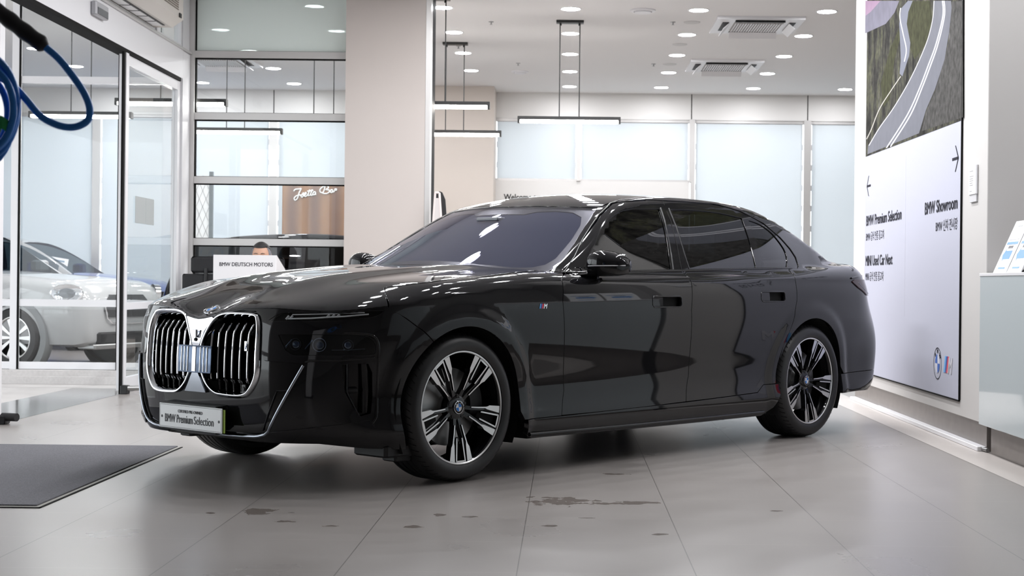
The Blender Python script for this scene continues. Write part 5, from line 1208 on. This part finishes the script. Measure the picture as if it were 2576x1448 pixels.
    g2=[(-.36,-.10),(-.28,-.16),(.28,-.16),(.36,-.10),(.40,.02),(.33,.09),(-.33,.09),(-.40,.02)]
    mb.tube([(-.022,a,zg+b) for a,b in g2],.010,chrome,seg=8,closed=True); mb.build('grille',root)
    mb=MB(); mb.box(-.03,.25,-.52,.52,.27,.40,piano,bev=.03); mb.box(-.04,.2,-.60,.60,.215,.27,alu2,bev=.02); mb.build('lower_bumper',root)
    for sg in (1,-1):
        xm=roofl[1][0]+.10; w=float(w_of(xm)); mb=MB(); zc=float(ft(xm))+.07; mb.box(xm-.05,xm+.10,sg*(w-.06),sg*(w+.17),zc-.07,zc+.07,pm,bev=.04); mb.build('door_mirror',root)
    return root
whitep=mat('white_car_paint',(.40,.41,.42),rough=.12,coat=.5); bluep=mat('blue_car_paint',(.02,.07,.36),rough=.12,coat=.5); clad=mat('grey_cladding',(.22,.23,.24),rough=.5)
bodyM=[(0,.80),(.10,.90),(.35,.985),(.8,1.03),(1.15,1.06),(1.6,1.07),(3.3,1.10),(3.9,1.10),(4.15,1.02),(4.25,.80)]
roofM_=[(1.12,1.05),(1.45,1.28),(1.85,1.49),(2.3,1.555),(3.2,1.55),(3.8,1.48),(4.05,1.27),(4.15,1.10)]
bodyW=[(0,.80),(.10,.90),(.35,.975),(.8,1.01),(1.3,1.04),(1.7,1.06),(3.4,1.10),(4.1,1.10),(4.35,1.02),(4.5,.80)]; roofW=[(1.50,1.04),(1.85,1.28),(2.2,1.49),(2.6,1.555),(3.4,1.55),(4.0,1.48),(4.25,1.27),(4.38,1.10)]
def nose_at(xn,yn,th):   # nose position and heading angle (radians, direction the nose points)
    return (xn,yn,0),th+pi
l_,r_=nose_at(-4.95,17.0,radians(-20))
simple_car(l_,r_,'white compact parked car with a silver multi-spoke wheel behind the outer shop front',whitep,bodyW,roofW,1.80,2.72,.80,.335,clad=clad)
l_,r_=nose_at(-5.70,21.6,radians(0)); bc=simple_car(l_,r_,'blue parked car with a price card behind its windshield, behind the white one',bluep,bodyM,roofM_,1.80,2.62,.84,.335,roofm=whitep)
cx=bc.location; pc_=empty('price_card',(-7.10,21.0,1.085),label='white price card leaning in the windshield of the blue parked car',cat='sign'); M=Matrix.Rotation(radians(22),4,'Z')@Matrix.Rotation(radians(-18),4,'X')@Matrix.Rotation(radians(10),4,'Y')@Matrix.Diagonal((1,1,.85,1)); mb=MB(); mb.box(-.14,.14,-.003,.003,0,.24,mat('card_white',(.78,.78,.80)),M=M); mb.build('sheet',pc_)
mb=MB(); mb.box(-.09,.09,-.005,-.004,.17,.20,mat('card_ink',(.20,.30,.40)),M=M)
for z in (.13,.10,.075,.05): mb.box(-.11,.10,-.005,-.004,z,z+.007,mat('card_grey',(.5,.5,.52)),M=M)
mb.build('print_lines',pc_)
bodyS=[(0,.84),(.10,.95),(.35,1.03),(.9,1.08),(1.3,1.11),(1.7,1.12),(3.5,1.15),(4.2,1.15),(4.5,1.08),(4.62,.85)]; roofS=[(1.25,1.09),(1.6,1.32),(2.0,1.50),(2.45,1.575),(3.4,1.57),(4.05,1.50),(4.4,1.28),(4.5,1.12)]
l_,r_=nose_at(-.43,19.58,radians(0)); simple_car(l_,r_,'black estate parked side-on behind the inner glass, left of the beige column',paint,bodyS,roofS,1.86,2.75,.90,.35,pale=False)
# wooden bar panel with script lettering
bp=empty('bar_panel',(-3.514,21.0,1.0),label='brown wooden bar panel with white script lettering behind the inner glass',cat='panel')
def wood():
    m,t,p=nt('bar_wood'); N=t.nodes.new; tc=N('ShaderNodeTexCoord'); w=N('ShaderNodeTexWave'); w.wave_type='BANDS'; w.bands_direction='X'; w.inputs['Scale'].default_value=1.1; w.inputs['Distortion'].default_value=1.5; w.inputs['Detail'].default_value=3
    L(t,tc.outputs['Object'],w.inputs['Vector']); cr=N('ShaderNodeValToRGB'); cr.color_ramp.elements[0].color=(.17,.10,.075,1); cr.color_ramp.elements[1].color=(.30,.17,.10,1); L(t,w.outputs[0],cr.inputs[0]); L(t,cr.outputs[0],p.inputs['Base Color']); p.inputs['Roughness'].default_value=.25; return m
mb=MB(); mb.box(-.42,.90,0,.06,-.93,1.30,wood(),bev=.004); mb.build('board',bp)
bp.scale=(1.071,1,1.071)
# hand-drawn script strokes
def script(strokes,ox,oz,sc,name,parent,m,r=.009,y=-.02):
    mb=MB()
    for s_ in strokes:
        P=smooth_open(s_,24); mb.tube([(ox+a*sc,y,oz+b*sc) for a,b in P],r,m,seg=6)
    return mb.build(name,parent)
scr=[[(0,1.9),(.3,2.35),(1.3,2.45),(1.75,2.55),(1.25,1.6),(.9,.3),(.35,-.25),(.05,.2),(.5,.75),(1.3,1.0),(1.7,1.0)],
 [(1.55,.75),(2.0,1.15),(2.25,1.6),(2.2,.9),(2.0,.5),(1.7,.6)],[(2.3,.75),(2.75,1.15),(2.95,1.5),(2.7,1.6),(2.5,1.0),(2.7,.65),(3.15,.9)],[(3.1,.8),(3.6,1.8),(3.75,2.3),(3.4,1.2),(3.6,.8)],[(3.8,.9),(4.2,1.9),(4.35,2.4),(4.0,1.3),(4.15,.95),(4.5,1.1)],[(3.15,1.9),(4.6,2.15)],
 [(5.15,1.75),(4.75,1.8),(4.5,1.3),(4.75,1.05),(5.1,1.4),(5.2,1.7),(5.05,1.25),(5.3,1.15)],
 [(6.9,1.6),(6.3,1.7),(6.2,2.4),(7.0,3.1),(7.9,3.3),(8.2,2.8),(7.5,2.35),(8.3,2.3),(8.4,1.8),(7.7,1.4),(6.8,1.5)],[(7.4,3.1),(7.15,2.2),(6.85,1.45)],
 [(9.2,2.3),(8.85,2.35),(8.65,1.9),(8.9,1.65),(9.2,2.0),(9.3,2.3),(9.15,1.8),(9.45,1.8)],[(9.5,1.8),(9.75,2.3),(9.75,2.5),(10.1,2.5),(10.0,2.1)]]
script(scr,-.265,1.045,.0545,'bar_lettering',bp,mat('script_white',(.85,.87,.86),rough=.4))
# lattice screen
ls=empty('lattice_screen',(-5.16,21.0,0),label='white diamond lattice screen with a dark post at the far left of the inner glass',cat='screen'); ls.scale=(1.094,1,1.06); mb=MB(); lm=mat('lattice_line',(.35,.35,.35),rough=.5)
for k in range(-9,12):
    for s_ in (-1,1):
        x0=k*.085; pts=[]
        for z in np.linspace(0,2.3,40):
            x=x0+s_*z*.45*.9
            pts.append((((x+.16)%.34)-.16,z,x))
        seg=[]
        for a,b in zip(pts,pts[1:]):
            if abs(a[0]-b[0])<.1: mb.tube([(a[0],-.012,a[1]),(b[0],-.012,b[1])],.0022,lm,seg=4,caps=False)
mb.build('lattice',ls); mb=MB(); mb.box(.17,.215,-.03,.03,0,2.35,mat('screen_post',(.10,.12,.13),rough=.3)); mb.box(-.17,.17,.0,.01,0,2.3,mat('screen_white',(.85,.86,.86),rough=.5)); mb.build('frame',ls)
# ---- reception desk, seated man, office chair
dw=mat('desk_white',(.82,.81,.82),rough=.35); ds=empty('reception_desk',(-2.99,14.04,0),label='white reception desk with dark lettering on its front, before the inner glass',cat='desk')
mb=MB(); mb.box(-.295,.29,0,.03,0,1.222,dw,bev=.003); mb.build('front_panel',ds)
mb=MB(); mb.prism([(0.03,0),(.50,0),(.50,1.07),(.44,1.10),(0.03,1.222)],.26,.29,dw,M=Matrix(((0,0,1,0),(1,0,0,0),(0,1,0,0),(0,0,0,1)))); mb.build('side_panel',ds); mb=MB(); mb.prism([(0.03,0),(.50,0),(.50,1.07),(0.03,1.222)],-.295,-.265,dw,M=Matrix(((0,0,1,0),(1,0,0,0),(0,1,0,0),(0,0,0,1)))); mb.build('side_panel',ds)
mb=MB(); mb.box(-.265,.26,.03,.50,.72,.75,dw); mb.build('desk_top',ds)
text('desk_lettering','BMW DEUTSCH MOTORS',.0505,(-.240,-.0008,1.118),(1,0,0),(0,0,1),ptx,parent=ds,bold=.0008,fit=.497)
skin=mat('skin',(.62,.36,.25),rough=.5); hair=mat('hair_dark',(.022,.020,.020),rough=.6); hairg=mat('hair_grey',(.20,.20,.22),rough=.6,noise=.4,nscale=90); suit=mat('suit_dark',(.02,.022,.03),rough=.7); shirt=mat('shirt_white',(.75,.75,.77),rough=.6)
def skinned(name,verts,edges,rad,m,parent,sub=2):
    me=bpy.data.meshes.new(name); me.from_pydata(verts,edges,[]); o=bpy.data.objects.new(name,me); link(o,parent); me.materials.append(m)
    s_=o.modifiers.new('s','SKIN'); sv=me.skin_vertices[0].data
    for i,r in enumerate(rad): sv[i].radius=(r if isinstance(r,tuple) else (r,r))
    sv[0].use_root=True; q=o.modifiers.new('q','SUBSURF'); q.levels=sub; q.render_levels=sub
    bpy.context.view_layer.update(); dg=bpy.context.evaluated_depsgraph_get(); m2=bpy.data.meshes.new_from_object(o.evaluated_get(dg)); o.modifiers.clear(); o.data=m2
    for p in m2.polygons: p.use_smooth=True
    return o
# figure sits facing the camera (-y), head bowed; origin on the floor below the hips
pr_=empty('person',(-2.95,14.66,0),label='seated man with short dark hair greying at the sides, head bowed behind the white desk',cat='person')
V=[(0,.05,.50),(0,.04,.68),(0,.01,.86),(0,-.01,.99),(0,-.03,1.07),(0,-.04,1.12),
 (.17,-.01,.955),(.23,-.05,.74),(.15,-.27,.775),(-.17,-.01,.955),(-.23,-.05,.74),(-.15,-.27,.775),
 (.10,.02,.48),(.13,-.34,.50),(.13,-.30,.10),(.13,-.42,.045),(-.10,.02,.48),(-.13,-.34,.50),(-.13,-.30,.10),(-.13,-.42,.045)]
E_=[(0,1),(1,2),(2,3),(3,4),(4,5),(3,6),(6,7),(7,8),(3,9),(9,10),(10,11),(0,12),(12,13),(13,14),(14,15),(0,16),(16,17),(17,18),(18,19)]
R_=[(.16,.13),(.15,.115),(.17,.12),(.14,.09),(.055,.055),(.05,.05),.065,.050,.033,.065,.050,.033,.09,.068,.048,.035,.09,.068,.048,.035]
skinned('suit',V,E_,R_,suit,pr_)
# head: deformed sphere with brow, nose, mouth
def head_mesh():
    mb=MB(); n,m_=40,28; V=[];
    for i in range(m_+1):
        th=pi*i/m_
        for j in range(n):
            ph=2*pi*j/n; x=sin(th)*cos(ph); y=sin(th)*sin(ph); z=cos(th)
            wx=.080*(1-.16*max(0,-z)**1.3); wy=.098; wz=.118
            X,Y_,Z=x*wx,y*wy,z*wz
            if y<0:      # the face looks towards -y
                f=-y
                Y_-= .022*math.exp(-((X/.012)**2))*math.exp(-((Z+.020)/.026)**2)       # nose
                Y_+= .008*(math.exp(-(((abs(X)-.032)/.016)**2))*math.exp(-((Z-.008)/.012)**2))*f   # sockets
                Y_-= .005*math.exp(-((abs(X)-.032)/.03)**2)*math.exp(-((Z-.028)/.010)**2)*f     # brow
                Y_-= .006*math.exp(-((X/.024)**2))*math.exp(-((Z+.060)/.009)**2)*f              # lips
                Y_-= .008*math.exp(-((X/.03)**2))*math.exp(-((Z+.098)/.018)**2)*f               # chin
            V.append((X,Y_,Z))
    F=[(i*n+j,i*n+(j+1)%n,(i+1)*n+(j+1)%n,(i+1)*n+j) for i in range(m_) for j in range(n)]
    mb.add(V,[f[::-1] for f in F],skin,smooth=True)
    for s_ in (1,-1): mb.lathe([(0,.010),(.012,.008),(.020,.0),(.014,-.008)],skin,seg=16,M=Matrix.Translation((s_*.080,.008,-.008))@Matrix.Rotation(s_*pi/2,4,'Y')@Matrix.Diagonal((1.5,.8,1,1)))
    return mb
HM=Matrix.Translation((.0,-.065,1.232))@Matrix.Rotation(radians(12),4,'X')@Matrix.Diagonal((1.08,1.0,1.0,1))
hd=head_mesh().build('head',pr_,split=60); hd.data.transform(HM)
def shellhair(name,m,fn,th_):
    mb=MB(); n,k=48,26; V=[];F=[]
    for i in range(k+1):
        for j in range(n):
            ph=2*pi*j/n; lim=fn(ph); t=lim*i/k; x=sin(t)*cos(ph); y=sin(t)*sin(ph); z=cos(t); g_=th_*(1 if i<k-1 else .2)+.0015*math.sin(ph*17+i)
            V.append((x*(.080+g_),y*(.098+g_)+.002,z*(.118+g_)+.001))
    F=[(i*n+j,i*n+(j+1)%n,(i+1)*n+(j+1)%n,(i+1)*n+j) for i in range(k) for j in range(n)]
    mb.add(V,[f[::-1] for f in F],m,smooth=True); o=mb.build(name,pr_,split=60); o.data.transform(HM); return o
shellhair('hair',hair,lambda ph:(.84 if sin(ph)<-.5 else .84+.85*min(1,(sin(ph)+.5)/.9)),.011)
shellhair('side_hair',hairg,lambda ph:(.7 if sin(ph)<-.42 else 1.80),.0085)
mb=MB()
for s_ in (1,-1):
    mb.tube([(s_*a,-.101+.12*(a-.03)**1*0,b) for a,b in ((.014,.033),(.030,.038),(.050,.033))],[.0028,.0036,.002],hair,seg=6)
br=mb.build('eyebrows',hd); br.data.transform(HM)
mb=MB()
for s_ in (1,-1): mb.tube([(s_*.020,-.093,.008),(s_*.032,-.094,.005),(s_*.045,-.086,.008)],.0016,hair,seg=6)
ey=mb.build('closed_eyes',hd); ey.data.transform(HM)
skinned('neck',[(0,-.02,1.06),(0,-.045,1.17)],[(0,1)],[.052,.050],skin,pr_,1)
mb=MB(); mb.lathe([(.060,0),(.064,.02),(.056,.035),(.052,.03)],shirt,seg=24,M=Matrix.Translation((0,-.03,1.045))); mb.build('shirt_collar',pr_)
for s_ in (1,-1):
    base=Vector((s_*.145,-.29,.775)); V=[tuple(base),(s_*.135,-.335,.772),(s_*.125,-.375,.768)]; E=[(0,1),(1,2)]; R=[(.030,.018),(.038,.015),(.030,.013)]
    for q,(dx,l) in enumerate(((-.028,.062),(-.010,.075),(.009,.070),(.026,.055))):
        i=len(V); V+=[(s_*.125+dx,-.375-l*.5,.772),(s_*.125+dx*1.15,-.375-l,.760)]; E+=[(2,i),(i,i+1)]; R+=[.0085,.0070]
    i=len(V); V+=[(s_*(.135-.045),-.345,.775),(s_*(.135-.060),-.372,.766)]; E+=[(1,i),(i,i+1)]; R+=[.010,.008]
    skinned('hand',V,E,R,skin,pr_,1)
def office_chair(x,y,rz,label,arms=True):
    o=empty('office_chair',(x,y,0),rz,label=label,cat='chair',group=None); fab=mat('chair_mesh_black',(.012,.012,.014),rough=.75); 
    mb=MB(); mb.box(-.24,.24,-.24,.24,.44,.52,fab,bev=.035); mb.build('seat',o); mb=MB(); mb.box(-.235,.235,.22,.27,.58,1.045,fab,bev=.03); mb.build('backrest',o)
    mb=MB(); mb.box(-.155,.155,.20,.27,1.055,1.215,fab,bev=.045); mb.build('headrest',o); mb=MB(); mb.tube([(0,.27,.5),(0,.30,.75),(0,.27,1.10)],.018,dark); mb.build('spine',o)
    mb=MB(); mb.tube([(0,0,.08),(0,0,.44)],.028,dark); 
    for k in range(5): a=2*pi*k/5; mb.tube([(0,0,.10),(.28*cos(a),.28*sin(a),.07)],[.026,.016],dark); mb.tube([(.28*cos(a)-.02,.28*sin(a),.028),(.28*cos(a)+.02,.28*sin(a),.028)],.028,dark)
    mb.build('star_base',o)
    for s_ in ((1,-1) if arms else ()): mb=MB(); mb.tube([(s_*.23,.05,.46),(s_*.275,.0,.60),(s_*.275,-.02,.68)],.013,dark); mb.box(s_*.25,s_*.30,-.15,.12,.68,.705,dark,bev=.01); mb.build('armrest',o)
    return o
office_chair(-3.50,14.93,pi,'black mesh office chair with a headrest standing left of the white reception desk')
office_chair(-2.95,14.74,0,'black office chair under the seated man, mostly hidden by the white desk',arms=False)
# ---- dark stand and white A-frame board right of the column
bs=empty('banner_stand',(-1.255,14.8,0),label='tall black rounded banner stand just right of the beige column',cat='stand'); mb=MB(); mb.prism([(-.075,0),(.075,0),(.075,1.62),(.06,1.80),(.03,1.868),(.0,1.88),(-.03,1.86),(-.075,1.70)],-.02,.02,dark,M=Matrix(((1,0,0,0),(0,0,-1,0),(0,1,0,0),(0,0,0,1)))); mb.build('banner',bs); mb=MB(); mb.box(-.12,.12,-.2,.2,0,.03,dark,bev=.008); mb.build('foot',bs)
af=empty('folding_board',(-1.225,14.22,0),label='thin white folding A-frame board beside the black banner stand',cat='sign'); mb=MB(); fm=mat('board_pinkish',(.72,.64,.62),rough=.5)
for s_ in (-1,1): mb.tube([(s_*.13,-.0,0.012),(s_*.02,0,1.83)],.010,fm,seg=8); mb.tube([(s_*.13,.35,0.012),(s_*.02,.01,1.83)],.010,fm,seg=8)
mb.tube([(-.02,0,1.83),(.02,0,1.83)],.010,fm,seg=8); mb.prism([(-.115,.15),(.115,.15),(.022,1.78),(-.022,1.78)],-.004,.004,mat('board_face',(.58,.54,.53),rough=.5),M=Matrix(((1,0,0,0),(0,0,-1,0),(0,1,0,0),(0,0,0,1)))); mb.build('frame',af)
# grey notices on the sliding door glass
nb=empty('glass_notice',(XL-.04,13.78,1.61),label='pair of translucent grey notices stuck on the sliding door glass',cat='sign'); mb=MB(); gm=mat('notice_film',(.42,.45,.45),rough=.6); mb.box(0,.006,-.30,.02,-.12,.12,gm,bev=.002); mb.box(0,.006,.03,.30,-.12,.12,gm,bev=.002); mb.build('sheet',nb)
# ---- charging station just out of frame, with the coiled blue cable in view
ch=empty('charging_post',(-1.92,4.10,0),label='white charging post standing just left of the picture, holding the blue cable',cat='charger'); mb=MB(); mb.box(-.14,.14,-.10,.10,.02,1.55,framew,bev=.02); mb.box(-.2,.2,-.16,.16,0,.02,dark); mb.build('post',ch); mb=MB(); mb.tube([(.14,0,1.50),(.30,0,1.50),(.33,0,1.54)],.014,dark); mb.build('hook',ch)
cbl=mat('cable_blue',(.035,.27,.85),rough=.38); K=4.1/3800
def wp(px,py,dy=0):
    dx,d2=px-1425,py-713; u=dx+.0105*d2; v=d2-.0105*dx; Y=4.1+dy; return (u*Y/3800,Y,H-v*Y/3800)
hp=[wp(-60,-12,.02),wp(-20,18,.02),wp(20,47,.01),wp(60,78,0),wp(100,107,0),wp(118,118,0)]
ccl=empty('charging_cable',(-1.5,4.1,1.4),label='coiled blue charging cable with a black connector handle hanging at the upper left edge',cat='cable')
mb=MB(); MI=Matrix.Translation((1.5,-4.1,-1.4)); mb.tube(smooth_open([wp(116,120,0),wp(150,150,0),wp(186,195,0),wp(212,235,0),wp(225,270,0),wp(222,300,0),wp(200,316,0),wp(172,320,0),wp(138,312,0),wp(100,290,.01),wp(66,250,.02),wp(40,222,.03),wp(10,200,.04),wp(-30,190,.05),wp(-60,230,.05)],70),.0098,cbl,seg=14,M=MI)
for a,(cx_,r1,r2,dy) in enumerate(((-42,84,128,.00),(-48,92,140,.02),(-40,74,112,-.02),(-55,90,150,.035),(-46,66,100,.05))):
    pts=[wp(cx_+r1*cos(t_),262+a*6+r2*sin(t_)*.95,dy) for t_ in [2*pi*q/40 for q in range(40)]]; mb.tube(pts,.0098,cbl,seg=12,closed=True,M=MI)
mb.build('cable',ccl)
mb=MB(); P=smooth_open(hp,30); mb.tube(P,[.019+.0035*min(1,i/10)+.0012*math.sin(i*1.1) if i<27 else .0215-.003*(i-26) for i in range(len(P))],mat('handle_rubber',(.012,.012,.016),rough=.5),seg=20,M=MI); mb.build('connector_handle',ccl)
mb=MB(); pg=[wp(-26,300,-.03),wp(6,308,-.035),wp(26,322,-.02),wp(20,330,.06),wp(-10,318,.07)]; q=[Vector(p) for p in pg]
gv=mat('strap_green',(.03,.40,.12),rough=.5)
vs=[];
for p in q: vs+=[p+Vector((0,0,.017)),p-Vector((0,0,.017))]
mb.add(vs,[(2*i,2*i+1,2*i+3,2*i+2) for i in range(len(q)-1)],gv,smooth=True,M=MI); mb.add([v+Vector((0,.002,0)) for v in vs],[(2*i,2*i+2,2*i+3,2*i+1) for i in range(len(q)-1)],gv,smooth=True,M=MI); mb.build('green_strap',ccl)
